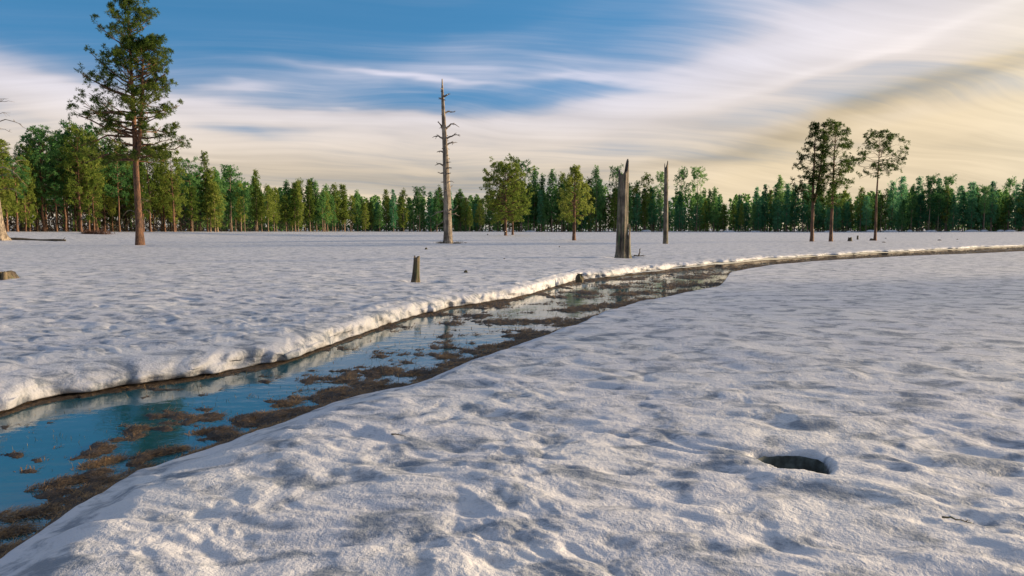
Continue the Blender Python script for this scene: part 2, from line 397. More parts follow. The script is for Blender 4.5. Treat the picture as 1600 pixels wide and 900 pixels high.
def r_far(deg):
    r = np.exp(np.interp(deg, DENSE, FD)); x = r * np.sin(np.radians(deg)); y = r * np.cos(np.radians(deg))
    return r * (1 + 0.0) + smooth(60 - r, 0, 20) * (0.10 * perlin(x / 1.3, y / 1.3, 31) + 0.06 * perlin(x / 0.45, y / 0.45, 32)) + 1.2 * smooth(r, 15, 40) * smooth(90 - r, 0, 20) * (perlin(x / 3.5, y / 3.5, 33) + 0.3 * perlin(x / 1.0, y / 1.0, 34))
def r_near(deg):
    r = np.exp(np.interp(deg, DENSE, ND)); x = r * np.sin(np.radians(deg)); y = r * np.cos(np.radians(deg))
    return r + smooth(50 - r, 0, 20) * (0.07 * perlin(x / 1.1, y / 1.1, 35) + 0.03 * perlin(x / 0.3, y / 0.3, 36)) + 0.25 * smooth(r, 12, 30) * smooth(55 - r, 0, 20) * perlin(x / 2.2, y / 2.2, 37)
WATER = -0.36
# columns: fine over the view, coarse round the back
fine_c = np.linspace(-43, 43, 800)
def z_lip(deg): return np.interp(deg, [-100, 9, 17, 56], [-0.335, -0.33, -0.19, -0.19])     # how far the snow hangs down over the far bank

def far_field():
    CELLK = 0.00022
    cols = np.concatenate([np.linspace(-98.5, -43.4, 110), fine_c, np.linspace(43.3, 54.5, 50)])
    rf = r_far(cols); a = np.radians(cols)
    zl = z_lip(cols)
    zl = zl + smooth(cols, 6, 14) * (0.07 * perlin(rf * np.sin(a) / 1.6, rf * np.cos(a) / 1.6, 47))
    # bank face: fractions up the face
    t = np.linspace(0, 1, 26)
    face_d = np.interp(t, [0, .12, .25, .42, .6, .75, .88, 1], [0.20, 0.07, 0.015, 0.0, 0.04, 0.12, 0.26, 0.50])
    face_z = np.interp(t, [0, .12, .25, .42, .6, .75, .88, 1], [0.90, 1.0, 0.92, 0.66, 0.34, 0.14, 0.02, -0.05])
    rows_r = []; rows_z = []
    s = np.cumsum(np.hypot(np.gradient(rf * np.sin(a)), np.gradient(rf * np.cos(a))))
    ex, ey = rf * np.sin(a), rf * np.cos(a)
    big = 1 + 0.25 * perlin(ex / 2.0, ey / 2.0, 44)
    for i, tt in enumerate(t):
        lump = 0.17 * perlin(s / 0.6 + 0.6 * tt, np.full_like(s, tt * 1.3), 41) + 0.10 * perlin(s / 0.25, np.full_like(s, tt * 2.2), 42)
        lump = lump * math.sin(math.pi * min(1, 0.15 + tt * 0.85)) * smooth(120 - rf, 0, 60)
        low = -0.06 * (1 - smooth(cols, 6, 15))
        rows_r.append(rf + face_d[i] * 1.25 * big * (1 + 2.6 * smooth(cols, 8, 18)) + lump * (1 - 0.6 * smooth(cols, 8, 18))); rows_z.append(face_z[i] * (zl - low) + low - 0.35 * np.abs(lump) * (tt > 0.5))
    r0 = rows_r[-1]; n2 = 260
    q = np.linspace(0, 1, n2 + 1)[1:]
    for qq in q:
        inv = (1 / r0) * (1 - qq) + (1 / 1600.0) * qq
        rows_r.append(np.maximum(1 / inv, r0 + 0.02 * qq)); rows_z.append(None)
    R = np.array(rows_r)
    X = R * np.sin(a)[None, :]; Y = R * np.cos(a)[None, :]
    cell = np.maximum(CELLK * R * R, R * 0.0018)
    Z = zbase(X, Y); d = R - rf[None, :]
    rel = relief(X, Y, cell)
    lipw = (0.05 * (1 - smooth(cols, 8, 18)))[None, :] * np.exp(-((d - 0.9) / 0.6) ** 2)             # a soft swell above the edge
    Zt = Z + (-0.06 * (1 - smooth(cols, 6, 15)))[None, :] * np.exp(-np.maximum(d, 0) / 3.0) + rel * smooth(d, 0.2, 1.2) + holes(X, Y) * smooth(d, .2, .8) + lipw - 0.05 * (1 - smooth(d, .4, 1.4))
    fz = np.array([zz for zz in rows_z if zz is not None]); nf = len(fz)
    Zt[:nf] = fz + Z[:nf] + 0.35 * rel[:nf] * smooth(d[:nf], 0.2, 1.2)
    off = (Zt[nf] - Zt[nf - 1])[None, :]                        # meet without a step
    Zt[nf:] -= off * np.exp(-(d[nf:] - d[nf][None, :]) / 0.8)
    v = np.stack([X, Y, Zt], -1).reshape(-1, 3)
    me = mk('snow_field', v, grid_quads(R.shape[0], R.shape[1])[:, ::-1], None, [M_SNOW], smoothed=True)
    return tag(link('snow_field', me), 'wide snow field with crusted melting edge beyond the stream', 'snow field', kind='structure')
far_field()

def near_bank():
    CELLK = 0.00095
    fine_n = fine_c
    cols = np.concatenate([fine_n, np.linspace(43.5, 54.8, 40), np.linspace(56, 259.5, 90), np.linspace(261.2, 316.6, 70)])
    cw = (cols + 180) % 360 - 180
    rn = np.where((cw > -99) & (cw < 55), r_near(np.clip(cw, -99, 55)), 1480.0)
    a = np.radians(cols)
    inner = np.geomspace(0.25, 2.0, 14)
    rows = [np.full_like(rn, x) for x in inner]
    n2 = 470
    core = rn - 0.42 * np.minimum(1, rn / 8)
    rs = np.array([np.min(np.where(np.abs((cw - c_ + 180) % 360 - 180) < 3.0, rn, 1e9)) for c_ in cw])
    kern = np.hanning(61); kern /= kern.sum()
    rs = np.exp(np.convolve(np.pad(np.log(rs), 30, mode='wrap'), kern, 'valid')) * 0.78     # even rows well back from the edge
    rs = np.minimum(rs, core * 0.9)
    for qq in np.linspace(0, 1, 400 + 1)[1:]: rows.append(1 / ((1 / 2.0) * (1 - qq) + (1 / rs) * qq))
    for qq in np.linspace(0, 1, 70 + 1)[1:]: rows.append(1 / ((1 / rs) * (1 - qq) + (1 / core) * qq))
    t = np.linspace(0, 1, 18)[1:]
    ed = np.interp(t, [0, .35, .6, .8, .92, 1], [-.42, -.16, -0.04, 0.0, -0.02, -0.14]); ez = np.interp(t, [0, .35, .6, .8, .92, 1], [0, -.004, -.02, -.06, -.095, -.10])
    for x in ed: rows.append(rn + x * np.minimum(1, rn / 8))
    R = np.array(rows); X = R * np.sin(a); Y = R * np.cos(a)
    cell = np.maximum(CELLK * R * R, R * 0.0018)
    cell[:, -17:] = cell[:, -18][:, None] if False else cell[:, -17:]
    ne = len(ed)
    cell[-ne:] = np.maximum(cell[-ne - 1][None, :], 0.0)
    d = rn[None, :] - R
    Z = zbase(X, Y) + relief(X, Y, cell) * (0.35 + 0.65 * smooth(d, 0.1, 0.9)) + holes(X, Y) - 0.19 * (1 - smooth(d, -0.05, 1.3))
    Z[-ne:] += ez[:, None]
    v = np.stack([X, Y, Z], -1).reshape(-1, 3)
    nc = len(cols)
    q = grid_quads(R.shape[0], nc, True)[:, ::-1]
    t = None
    v = np.vstack([v, [[0, 0, 0.0]]]); c0 = len(v) - 1
    t = np.array([[j, c0, (j + 1) % nc] for j in range(nc)])[:, ::-1]
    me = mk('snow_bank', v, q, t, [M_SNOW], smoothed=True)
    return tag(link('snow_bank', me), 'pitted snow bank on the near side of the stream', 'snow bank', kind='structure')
near_bank()

def bed_z(x, y, dn, df, deg):
    """height of the stream bed; dn, df: metres to the near and the far edge"""
    z = np.full_like(x, -0.47)
    w1 = np.interp(deg, [-100, -36, -25, -12, 10, 56], [0.6, 0.62, 0.66, 0.8, 0.9, 0.8]) * (0.75 + 0.8 * perlin(x / 1.1, y / 1.1, 51))
    z = np.maximum(z, -0.27 - 0.16 * np.clip(dn / np.maximum(w1, 0.12), -0.5, 2.0) ** 1.5 * np.sign(dn + 1e-9))
    z = np.where(dn < 0.02, -0.275, z)
    w2 = 0.03 + 0.10 * perlin(x / 0.8, y / 0.8, 52) + 0.5 * smooth(deg, 12, 20) * (0.5 + perlin(x / 1.7, y / 1.7, 59))
    top = np.interp(deg, [-100, 9, 18, 56], [-0.345, -0.34, -0.24, -0.24])
    z = np.maximum(z, top - (top - -0.5 + 0.0) * -1 * 0 - 0.30 * np.clip(df / np.maximum(w2, 0.08), -0.3, 2) ** 1.2 * np.sign(df + 1e-9)) if False else np.maximum(z, np.where(df < 0.06, top, top - (0.42) * smooth(df, 0.0, 0.10 + np.maximum(w2, 0.05))))
    # shoals of mud and matted grass, more of them upstream
    lam = np.clip(np.hypot(x, y) / 14.0, 0.5, 1.6)
    qx = x + 0.2 * perlin(x / 0.6, y / 0.6, 57); qy = y + 0.2 * perlin(x / 0.6, y / 0.6, 58)
    n = 0.75 * perlin(qx / 1.3, qy / 1.05, 53) + 0.6 * perlin(qx / 0.5, qy / 0.4, 54) + 0.5 * perlin(x / 0.19, y / 0.15, 55)
    bias = np.interp(deg, [-45, -34, -26, -14, -6, 4, 14, 19, 24, 40], [-0.42, -0.38, -0.26, -0.12, 0.02, 0.14, 0.22, 0.32, 0.32, 0.38])
    near_b = 1.3 * np.exp(-np.maximum(dn, 0) / 0.9) + 0.35 * np.exp(-np.maximum(df, 0) / 0.35)
    z = np.maximum(z, WATER - 0.03 + 0.075 * np.clip(n + bias + near_b, -0.6, 1.1))
    z += 0.012 * perlin(x / 0.07, y / 0.07, 56)
    return z
def stream():
    cols = np.concatenate([np.linspace(-97, -43.3, 80), fine_c, np.linspace(43.4, 53, 30)])
    a = np.radians(cols); rn, rf = r_near(cols), r_far(cols)
    r0 = rn - 0.30 * np.minimum(1, rn / 8); r1 = rf + 0.45
    nr = 104; q = np.linspace(0, 1, nr)[:, None]
    q = q + 0.06 * np.sin(2 * math.pi * q) * -1.0
    R = 1 / ((1 / r0)[None, :] * (1 - q) + (1 / r1)[None, :] * q)
    X = R * np.sin(a); Y = R * np.cos(a)
    # the slant of the banks to the line of sight is taken out of the distances
    Z = bed_z(X, Y, (R - rn) * 0.75, (rf - R) * 0.75, np.broadcast_to(cols, R.shape))
    Z = np.where(R < rn[None, :] - 0.12, np.minimum(Z, -0.24), Z)
    me = mk('stream_bed', np.stack([X, Y, Z], -1).reshape(-1, 3), grid_quads(nr, len(cols))[:, ::-1], None, [M_BED], smoothed=True)
    tag(link('stream_bed', me), 'muddy stream bed with shoals of dead grass', 'stream bed', kind='structure')
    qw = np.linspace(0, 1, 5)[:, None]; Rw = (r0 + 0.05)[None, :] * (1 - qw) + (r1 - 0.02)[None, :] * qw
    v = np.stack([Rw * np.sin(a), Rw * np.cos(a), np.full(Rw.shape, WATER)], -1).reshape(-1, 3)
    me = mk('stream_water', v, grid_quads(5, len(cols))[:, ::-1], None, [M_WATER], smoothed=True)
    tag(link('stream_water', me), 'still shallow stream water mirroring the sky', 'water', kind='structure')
stream()

def blades(rng, c, L, w, flat, lean=None):
    """thin triangles rooted at c; flat 0 = upright, 1 = lying"""
    n = len(c); ph = rng.uniform(0, 2 * math.pi, n) if lean is None else lean + rng.normal(0, 0.7, n)
    up = (1 - flat) * rng.uniform(0.5, 1.0, n) + flat * rng.uniform(-0.05, 0.35, n)
    d = np.stack([np.cos(ph) * np.sqrt(np.clip(1 - up ** 2, 0, 1)), np.sin(ph) * np.sqrt(np.clip(1 - up ** 2, 0, 1)), up], -1)
    s = np.stack([-np.sin(ph), np.cos(ph), np.zeros(n)], -1) * (w / 2)[:, None]
    mid = c + d * (L * 0.55)[:, None] + np.array([0, 0, 1]) * (0.05 * L)[:, None]
    tip = c + d * L[:, None] - np.array([0, 0, 1]) * (0.12 * L * flat)[:, None]
    v = np.stack([c - s, c + s, mid + s * 0.8, mid - s * 0.8, tip], 1).reshape(-1, 3)
    b = np.arange(n)[:, None] * 5
    return v, b + np.array([[0, 1, 2, 3]]), b + np.array([[3, 2, 4]])
def stream_grass():
    rng = np.random.default_rng(7)
    n = 170000
    deg = rng.uniform(-44, 41, n); rn, rf = r_near(deg), r_far(deg)
    u = rng.uniform(0, 1, n) ** 1.5
    R = 1 / (1 / (rn - 0.03) * (1 - u) + 1 / rf * u); a = np.radians(deg)
    X, Y = R * np.sin(a), R * np.cos(a)
    Z = bed_z(X, Y, (R - rn) * 0.75, (rf - R) * 0.75, deg)
    keep = (Z > WATER - 0.006) & (R < rf - 0.05) & (rng.uniform(0, 1, n) < 0.55)
    X, Y, Z, R = X[keep], Y[keep], Z[keep], R[keep]; m = len(X)
    c = np.stack([X, Y, Z - 0.005], -1)
    sc_ = np.clip(R / 9, 0.8, 2.2)
    v, q, t = blades(rng, c, rng.uniform(0.05, 0.15, m) * sc_, np.maximum(0.004, R * 0.0008) * rng.uniform(0.7, 1.3, m), np.full(m, 0.97), lean=0.9 + 1.2 * perlin(X / 0.5, Y / 0.5, 61))
    me = mk('dead_grass', v, q, t, [M_GRASS])
    tag(link('dead_grass', me), 'matted brown dead grass along the edge of the stream', 'dead grass', kind='stuff')
    # stems standing in the water
    n = 2600; deg = rng.uniform(-40, 36, n); rn, rf = r_near(deg), r_far(deg); u = rng.uniform(0.03, 0.97, n)
    R = 1 / (1 / rn * (1 - u) + 1 / rf * u); a = np.radians(deg); X, Y = R * np.sin(a), R * np.cos(a)
    keep = perlin(X / 0.8, Y / 0.5, 63) > -0.05; X, Y, R = X[keep], Y[keep], R[keep]; m = len(X)
    c = np.stack([X, Y, np.full(m, WATER - 0.01)], -1)
    v, q, t = blades(rng, c, rng.uniform(0.02, 0.085, m) * np.clip(R / 9, 0.8, 2), np.maximum(0.003, R * 0.00055), np.full(m, 0.0))
    me = mk('water_stems', v, q, t, [M_STEM])
    tag(link('water_stems', me), 'thin dry grass stems standing in the stream water', 'grass stems', kind='stuff')
    return len(X)
stream_grass()
def tussocks():
    rng = np.random.default_rng(17)
    lab = 'low mound of wet brown grass rising from the stream along the snow bank'
    for u, v, rx, ry, hgt in ((155, 722, .20, .10, .05), (95, 752, .26, .13, .06), (250, 705, .22, .10, .05), (330, 672, .22, .11, .045), (385, 650, .20, .10, .05), (445, 630, .18, .11, .05),
                           (225, 735, .3, .12, .05), (590, 580, .25, .13, .05), (650, 583, .26, .13, .05), (520, 608, .26, .12, .05), (700, 556, .25, .14, .055),
                           (740, 562, .3, .14, .06), (470, 640, .24, .1, .05), (770, 540, .3, .15, .05), (885, 507, .35, .2, .07), (40, 800, .2, .12, .06), (0, 830, .16, .1, .06)):
        p = P(u, v, WATER + 0.02)
        dg = math.degrees(math.atan2(p[0], p[1])); rr = math.hypot(p[0], p[1])
        rn = float(r_near(np.array([dg]))[0]); 
        if rr < rn + 0.05: p = p * ((rn + 0.05) / rr)
        e = thing('grass_tussock', lab, 'grass tussock', (p[0], p[1], WATER), rng.uniform(-.3, .5) + 0.5, 'brown grass mounds along the snow bank')
        # body: low uneven dome
        ph = np.arange(14) * 2 * math.pi / 14; rows = []
        for t in np.linspace(0, 1, 5):
            rad = math.cos(t * math.pi / 2) * (1 + 0.5 * perlin(np.cos(ph) * 1.6 + u, np.sin(ph) * 1.6 + t, 71))
            rows.append(np.stack([rx * rad * np.cos(ph), ry * rad * np.sin(ph), np.full(14, -0.06 + (hgt * .35 + 0.05) * math.sin(t * math.pi / 2))], -1))
        me = mk('mound', np.vstack(rows), grid_quads(5, 14, True), None, [M_BED], smoothed=True)
        link('mound', me, e)
        m = 420; q = np.sqrt(rng.uniform(0, 1, m)); f = rng.uniform(0, 2 * math.pi, m)
        c = np.stack([rx * q * np.cos(f), ry * q * np.sin(f), hgt * .35 * np.sqrt(np.clip(1 - q ** 2, 0, 1)) - 0.01], -1)
        vv, qq, tt = blades(rng, c, rng.uniform(.06, .15, m), np.full(m, max(.0045, rr * .0008)), np.full(m, .98), lean=rng.uniform(-0.2, 1.0))
        g = link('grass_blades', mk('grass_blades', vv, qq, tt, [M_GRASS]), e); g['kind'] = 'stuff'
tussocks()

# ------------------------------------------------------------------ pines
def prof_cone(t): return (1 - t) ** 0.75 * min(1.0, 0.45 + t * 4.0)
def prof_full(t): return max(0.05, math.sqrt(max(0, 1 - (abs(t - 0.32) / (0.70 if t > 0.32 else 0.5)) ** 2.2)))
def prof_bottle(t): return float(np.interp(t, [0, .12, .4, .58, .72, .86, 1], [.6, 1.0, .97, .72, .40, .24, .06]))
def prof_oval(t): return (1 - t) ** 0.62 * min(1.0, 0.5 + 2.2 * t) + 0.04
def prof_round(t): return max(0.12, math.sqrt(max(0, 1 - ((t - 0.5) / 0.56) ** 2)))
def prof_lone(t):
    return float(np.interp(t, [0, .05, .14, .25, .32, .42, .52, .65, .78, .90, 1], [.55, .85, 1.0, .98, .80, .85, .72, .62, .46, .30, .06]))
def prof_umbrella(t): return float(np.interp(t, [0, .12, .3, .5, .75, 1], [.5, .9, 1.0, .85, .6, .15]))

def pine(seed, H, cb, R, prof, nb, tpb, tl, nbl, bw, r0, sides=8, fork=None, limbs=0, up=0.45, droop=-0.15, gap=0.0, asym=0.25, needle=M_GREEN, bark=M_BARKF, spread=0.28, sway=0.01, low_gap=0.0, bare=0.0):
    """meshes of one pine standing at the origin: trunk, limbs, crown (needle tufts on twigs)"""
    rng = np.random.default_rng(seed)
    zz = np.linspace(0, 1, 14 if sides > 6 else 7)
    sx = np.cumsum(rng.normal(0, sway, len(zz))) * H * 0.3; sy = np.cumsum(rng.normal(0, sway, len(zz))) * H * 0.3
    sx -= sx[0]; sy -= sy[0]
    path = np.stack([sx, sy, zz * H - 0.35], -1)
    rad = r0 * (1 - zz) ** 0.8 * 0.9 + 0.012 + r0 * 0.35 * np.exp(-zz * 22)
    tr = Bag(); tr.add(*tube(path, rad, sides, True, (lambda t, p: 1 + 0.10 * np.sin(p * 3 + t * 9) + 0.06 * np.sin(p * 5 - t * 31)) if sides > 6 else None))
    stems = [(path, zz * H - 0.35, 1.0, 0.0)]
    if fork:
        fz, foff, ftop = fork                       # a second leader
        f = np.linspace(0, 1, 9); b0 = np.array([np.interp(fz * H, path[:, 2], path[:, 0]), np.interp(fz * H, path[:, 2], path[:, 1]), fz * H])
        fp = b0 + np.stack([foff[0] * f ** 0.6, foff[1] * f ** 0.6, f * (ftop - fz) * H], -1)
        tr.add(*tube(fp, r0 * 0.55 * (1 - f) ** 0.7 + 0.015, sides)); stems.append((fp, fp[:, 2], 0.75, 0.0))
    limb_meshes = []; wood = Bag(); tc = []; td = []
    phase = rng.uniform(0, 7); am = 1 + asym * np.sin(np.arange(24) / 24 * 2 * math.pi * 2 + phase)
    for i in range(nb):
        t = (i + rng.uniform(0, 1)) / nb
        if rng.uniform() < gap + low_gap * (t < 0.30): continue
        sp, sz, kf, _ = stems[1] if (fork and rng.uniform() < 0.38) else stems[0]
        z = H * (cb + (1 - cb) * t) - 0.35
        z = min(max(z, sz[0] + 0.3), sz[-1] - 0.05)
        az_ = i * 2.399 + rng.normal(0, 0.5)
        L = R * prof(t) * rng.uniform(0.62, 1.10) * kf * am[int((az_ / (2 * math.pi) % 1) * 24)]
        L = max(L, 0.02 * H)
        b0 = np.array([np.interp(z, sp[:, 2], sp[:, 0]), np.interp(z, sp[:, 2], sp[:, 1]), z])
        o = np.array([math.cos(az_), math.sin(az_), 0])
        rise = droop + (up - droop) * t + rng.normal(0, 0.10)
        f = np.linspace(0, 1, 5)
        bp = b0 + o * (L * f)[:, None] + np.array([0, 0, 1.0]) * (L * (rise * f + 0.22 * f ** 2.2 * (1 if rng.uniform() < .8 else -1)))[:, None]
        bp[1:4] += rng.normal(0, 0.03 * L, (3, 3))
        br = np.linspace(1, 0.2, 5) * max(0.008 * r0 / 0.2, 0.024 * L * r0 / 0.3)
        seg = tube(bp, br, 4 if sides <= 6 else 5)
        if len(limb_meshes) < limbs and L > 0.5 * R * 0.7:
            b = Bag(); b.add(*seg); limb_meshes.append(b.mesh('limb', [bark]))
        elif sides > 5: wood.add(*seg)
        nt = max(2, int(tpb * (0.35 + 0.65 * L / R)))
        side = np.array([-o[1], o[0], 0])
        ncl = max(2, int(round(nt / 4.5)))                # sprays along the branch, each a round knot of tufts
        cf = bare + (1 - bare) * rng.uniform(0.25, 1.0, ncl) ** 0.7; cf[0] = 1.0
        cs = rng.normal(0, spread, ncl) * L * (0.35 + 0.65 * cf); cu = rng.normal(0.03, 0.09, ncl) * L
        pick = rng.integers(0, ncl, nt); ff = cf[pick]
        c = np.stack([np.interp(ff, f, bp[:, j]) for j in range(3)], -1)
        c += side * cs[pick][:, None] + np.array([0, 0, 1.0]) * cu[pick][:, None] + rng.normal(0, 0.55 * tl, (nt, 3)) + np.array([0, 0, .25 * tl])
        tc.append(c); dd = np.tile(o * 0.45 + np.array([0, 0, 0.65]), (nt, 1)) + rng.normal(0, 0.3, (nt, 3)); td.append(dd)
        if sides > 6:                                 # twigs to the tufts
            cc_ = np.stack([np.interp(cf, f, bp[:, j]) for j in range(3)], -1) + side * cs[:, None] + np.array([0, 0, 1.0]) * cu[:, None]
            for cc, x in zip(cc_, cf):
                b1 = np.array([np.interp(max(0, x - 0.15), f, bp[:, j]) for j in range(3)])
                wood.add(*tube(np.stack([b1, (b1 + cc) / 2 + np.array([0, 0, -.03]), cc]), [br[-1] * .8, br[-1] * .6, br[-1] * .4], 3, False))
    top = stems[0][0][-1]
    for s_ in stems:
        c = s_[0][-1] + rng.normal(0, 0.25 * tl, (5, 3)); tc.append(c); td.append(np.tile([0, 0, 1.0], (5, 1)))
    tc = np.vstack(tc); td = np.vstack(td); n = len(tc)
    d = rng.normal(0, 1, (n, nbl, 3)); d /= np.linalg.norm(d, axis=2)[..., None] + 1e-9
    d = d * 0.9 + td[:, None, :] * 0.55; d /= np.linalg.norm(d, axis=2)[..., None] + 1e-9
    Ls = tl * rng.uniform(0.6, 1.1, (n, nbl))
    s_ = np.cross(d, rng.normal(0, 1, (n, nbl, 3))); s_ /= np.linalg.norm(s_, axis=2)[..., None] + 1e-9
    base = tc[:, None, :] + d * (0.10 * Ls)[..., None]; mid = tc[:, None, :] + d * (Ls * 0.6)[..., None]
    tip = tc[:, None, :] + d * Ls[..., None]
    v = np.stack([base, mid + s_ * bw * 0.5, tip, mid - s_ * bw * 0.5], 2).reshape(-1, 3)
    cr_q = np.arange(n * nbl)[:, None] * 4 + np.array([[0, 1, 2, 3]])
    if wood.n:
        wv = np.vstack(wood.v); wq = np.vstack(wood.q) + len(v); wt = (np.vstack(wood.t) + len(v)) if wood.t else np.zeros((0, 3), int)
        me = mk('crown', np.vstack([v, wv]), np.vstack([cr_q, wq]), wt, [needle, bark], 0, 1)
        mi = np.concatenate([np.zeros(len(cr_q)), np.ones(len(wq) + len(wt))]).astype(np.int32)
        me.polygons.foreach_set('material_index', mi)
    else: me = mk('crown', v, cr_q, None, [needle])
    return dict(trunk=tr.mesh('trunk', [bark]), limbs=limb_meshes, crown=me, H=H)
def plant(pm, name, label, loc, rz=0.0, scale=1.0, wide=1.0, group=None, cat='pine tree'):
    e = thing(name, label, cat, loc, rz, group, (scale * wide, scale * wide, scale))
    link('trunk', pm['trunk'], e)
    for l in pm['limbs']: link('limb', l, e)
    link('crown', pm['crown'], e)
    return e
def ground(u, Y):                                    # foot on the snow in the direction of a pixel column, at a depth
    x = (u - 800) / F * Y * (1 / (math.cos(PITCH)))
    return np.array([x, Y, float(zbase(np.array([x]), np.array([Y]))[0])])
def height_to(u, v, Y, z0): return at_depth(u, v, Y)[2] - z0

# -- the lone pine
g = P(218, 382); Y = g[1]; H = height_to(195, -6, Y, 0)
lone = pine(3, H, 0.35, 4.15, prof_lone, 205, 22, 0.34, 28, 0.045, 0.36, 12, fork=(0.34, (-1.5, -0.3), 0.78), limbs=14, up=0.75, droop=-0.10, needle=M_NEAR, bark=M_BARK, spread=0.20, sway=0.004, asym=0.12, gap=.08, bare=.12, low_gap=.16)
e = plant(lone, 'pine_tree', 'tall lone pine with forked trunk standing out in the snow field', (g[0], g[1], zbase(g[:1], g[1:2])[0]), 2.6)
rng = np.random.default_rng(5)
for sgn, hz, L in ((-1, 3.1, 1.3), (1, 3.2, 1.0), (1, 4.3, .7), (-1, 2.7, .6)):
    f = np.linspace(0, 1, 6)
    bp = np.stack([sgn * (0.25 + L * f), 0.1 * f, hz + 0.25 * np.sin(f * 3) * L - 0.3 * f ** 2 * L], -1)
    b = Bag(); b.add(*tube(bp, np.linspace(0.035, 0.012, 6), 5)); o = link('dead_limb', b.mesh('dead_limb', [M_DEAD]), e); o.rotation_euler = (0, 0, -2.6)

# -- thin-crowned pines by the upper stream
Yr = P(1268, 377)[1]
def hero(seed, u, vb, vt, crown_v, Rpx, prof, nb, tpb, name_label, needle, gap=0.1, fork=None, r0=0.2, tl=0.30, nbl=16, bw=0.06, limbs=6, up=0.6, droop=-.1, rz=0.0, bare=0.0, spread=.24, Y=None, asym=.25):
    p = P(u, vb) if Y is None else ground(u, Y)
    z0 = float(zbase(p[:1], p[1:2])[0]); H = height_to(u, vt, p[1], z0) + 0.35
    hc_ = height_to(u, crown_v, p[1], z0)
    pm = pine(seed, H, max(.05, hc_ / H), Rpx * p[1] / F, prof, nb, tpb, tl, nbl, bw, r0, 10, fork=fork, limbs=limbs, up=up, droop=droop, gap=gap, needle=needle, bark=M_BARK, bare=bare, spread=spread, sway=0.004, asym=asym)
    return plant(pm, 'pine_tree', name_label, (p[0], p[1], z0), rz)
hero(21, 1268, 378, 195, 312, 31, prof_cone, 115, 12, 'thin-crowned pine with two leaders, paired close beside a single-stemmed pine', M_NEAR, gap=.12, fork=(0.30, (1.15, 0.1), 0.98), r0=.21, bare=.35)
hero(22, 1298, 378, 201, 315, 33, prof_full, 100, 12, 'single-stemmed pine with see-through crown beside the two-leader pine', M_NEAR, gap=.12, r0=.2, bare=.35)
hero(23, 1367, 376, 214, 268, 40, prof_umbrella, 60, 13, 'slender pine with small umbrella crown on a tall bare trunk', M_NEAR, gap=.08, asym=.1, r0=.17, bare=.35, droop=-.25, up=.8)
# -- bushy pines in the middle of the field
hero(24, 790, 368, 262, 342, 34, prof_full, 110, 17, 'broad bushy olive pine with dark trunk, paired with a smaller pale-trunked pine', M_OLIVE, gap=.10, r0=.30, tl=.50, bw=.11, nbl=18, droop=-.12)
hero(25, 801, 367, 292, 344, 21, prof_full, 75, 15, 'small olive pine with pale trunk tucked against a broad bushy pine', M_OLIVE, gap=.10, r0=.26, tl=.50, bw=.11, nbl=18, droop=-.12)
hero(26, 897, 375, 264, 344, 31, prof_bottle, 95, 15, 'short rounded olive pine standing alone near the hollow broken snag', M_OLIVE, gap=.06, r0=.24, tl=.30, bw=.07, nbl=18, up=.6)

# -- prototypes for the forest
PROTO = []
for s_, kw in enumerate([dict(cb=.20, R=2.3, prof=prof_cone, nb=54, needle=M_GREEN), dict(cb=.24, R=2.5, prof=prof_oval, nb=54, needle=M_GREEN),
                         dict(cb=.14, R=2.4, prof=prof_cone, nb=58, needle=M_TEAL), dict(cb=.20, R=2.6, prof=prof_oval, nb=54, needle=M_TEAL),
                         dict(cb=.22, R=2.4, prof=prof_cone, nb=54, needle=M_OLIVE), dict(cb=.28, R=2.7, prof=prof_oval, nb=50, needle=M_OLIVE),
                         dict(cb=.45, R=2.4, prof=prof_round, nb=34, needle=M_GREEN, gap=.12), dict(cb=.5, R=2.3, prof=prof_round, nb=30, needle=M_OLIVE, gap=.12),
                         dict(cb=.32, R=2.6, prof=prof_bottle, nb=40, needle=M_OLIVE, gap=.25, asym=.4), dict(cb=.12, R=2.9, prof=prof_oval, nb=60, needle=M_OLIVE, asym=.35),
                         dict(cb=.30, R=2.4, prof=prof_cone, nb=36, needle=M_GREEN, gap=.3, asym=.45), dict(cb=.10, R=2.8, prof=prof_bottle, nb=56, needle=M_TEAL, asym=.4)]):
    kw = dict(kw); PROTO.append(pine(100 + s_, 18.0, kw.pop('cb'), kw.pop('R'), kw.pop('prof'), kw.pop('nb'), 12, 0.75, 8, 0.20, 0.24, 6, up=.7, droop=-.2, **kw))
# finer ones for the nearer stand
FINE = []
for s_, kw in enumerate([dict(cb=.30, R=2.9, prof=prof_full, nb=60, needle=M_OLIVE), dict(cb=.40, R=3.0, prof=prof_full, nb=52, needle=M_GREEN, gap=.1),
                         dict(cb=.22, R=2.8, prof=prof_cone, nb=64, needle=M_OLIVE), dict(cb=.50, R=2.8, prof=prof_round, nb=44, needle=M_GREEN, gap=.1),
                         dict(cb=.15, R=2.8, prof=prof_full, nb=66, needle=M_OLIVE)]):
    kw = dict(kw); FINE.append(pine(200 + s_, 18.0, kw.pop('cb'), kw.pop('R'), kw.pop('prof'), kw.pop('nb'), 14, 0.52, 10, 0.15, 0.25, 8, bark=M_BARK, **kw))
KIND_P = ['slender dark green', 'full dark green', 'slender blue-green', 'full blue-green', 'slender olive', 'full olive', 'round-topped bare-trunked green', 'round-topped bare-trunked olive', 'ragged olive', 'broad-skirted olive', 'ragged dark green', 'broad-skirted blue-green']
KIND_F = ['full olive', 'open dark green', 'pointed olive', 'high-crowned dark green', 'low-skirted olive']

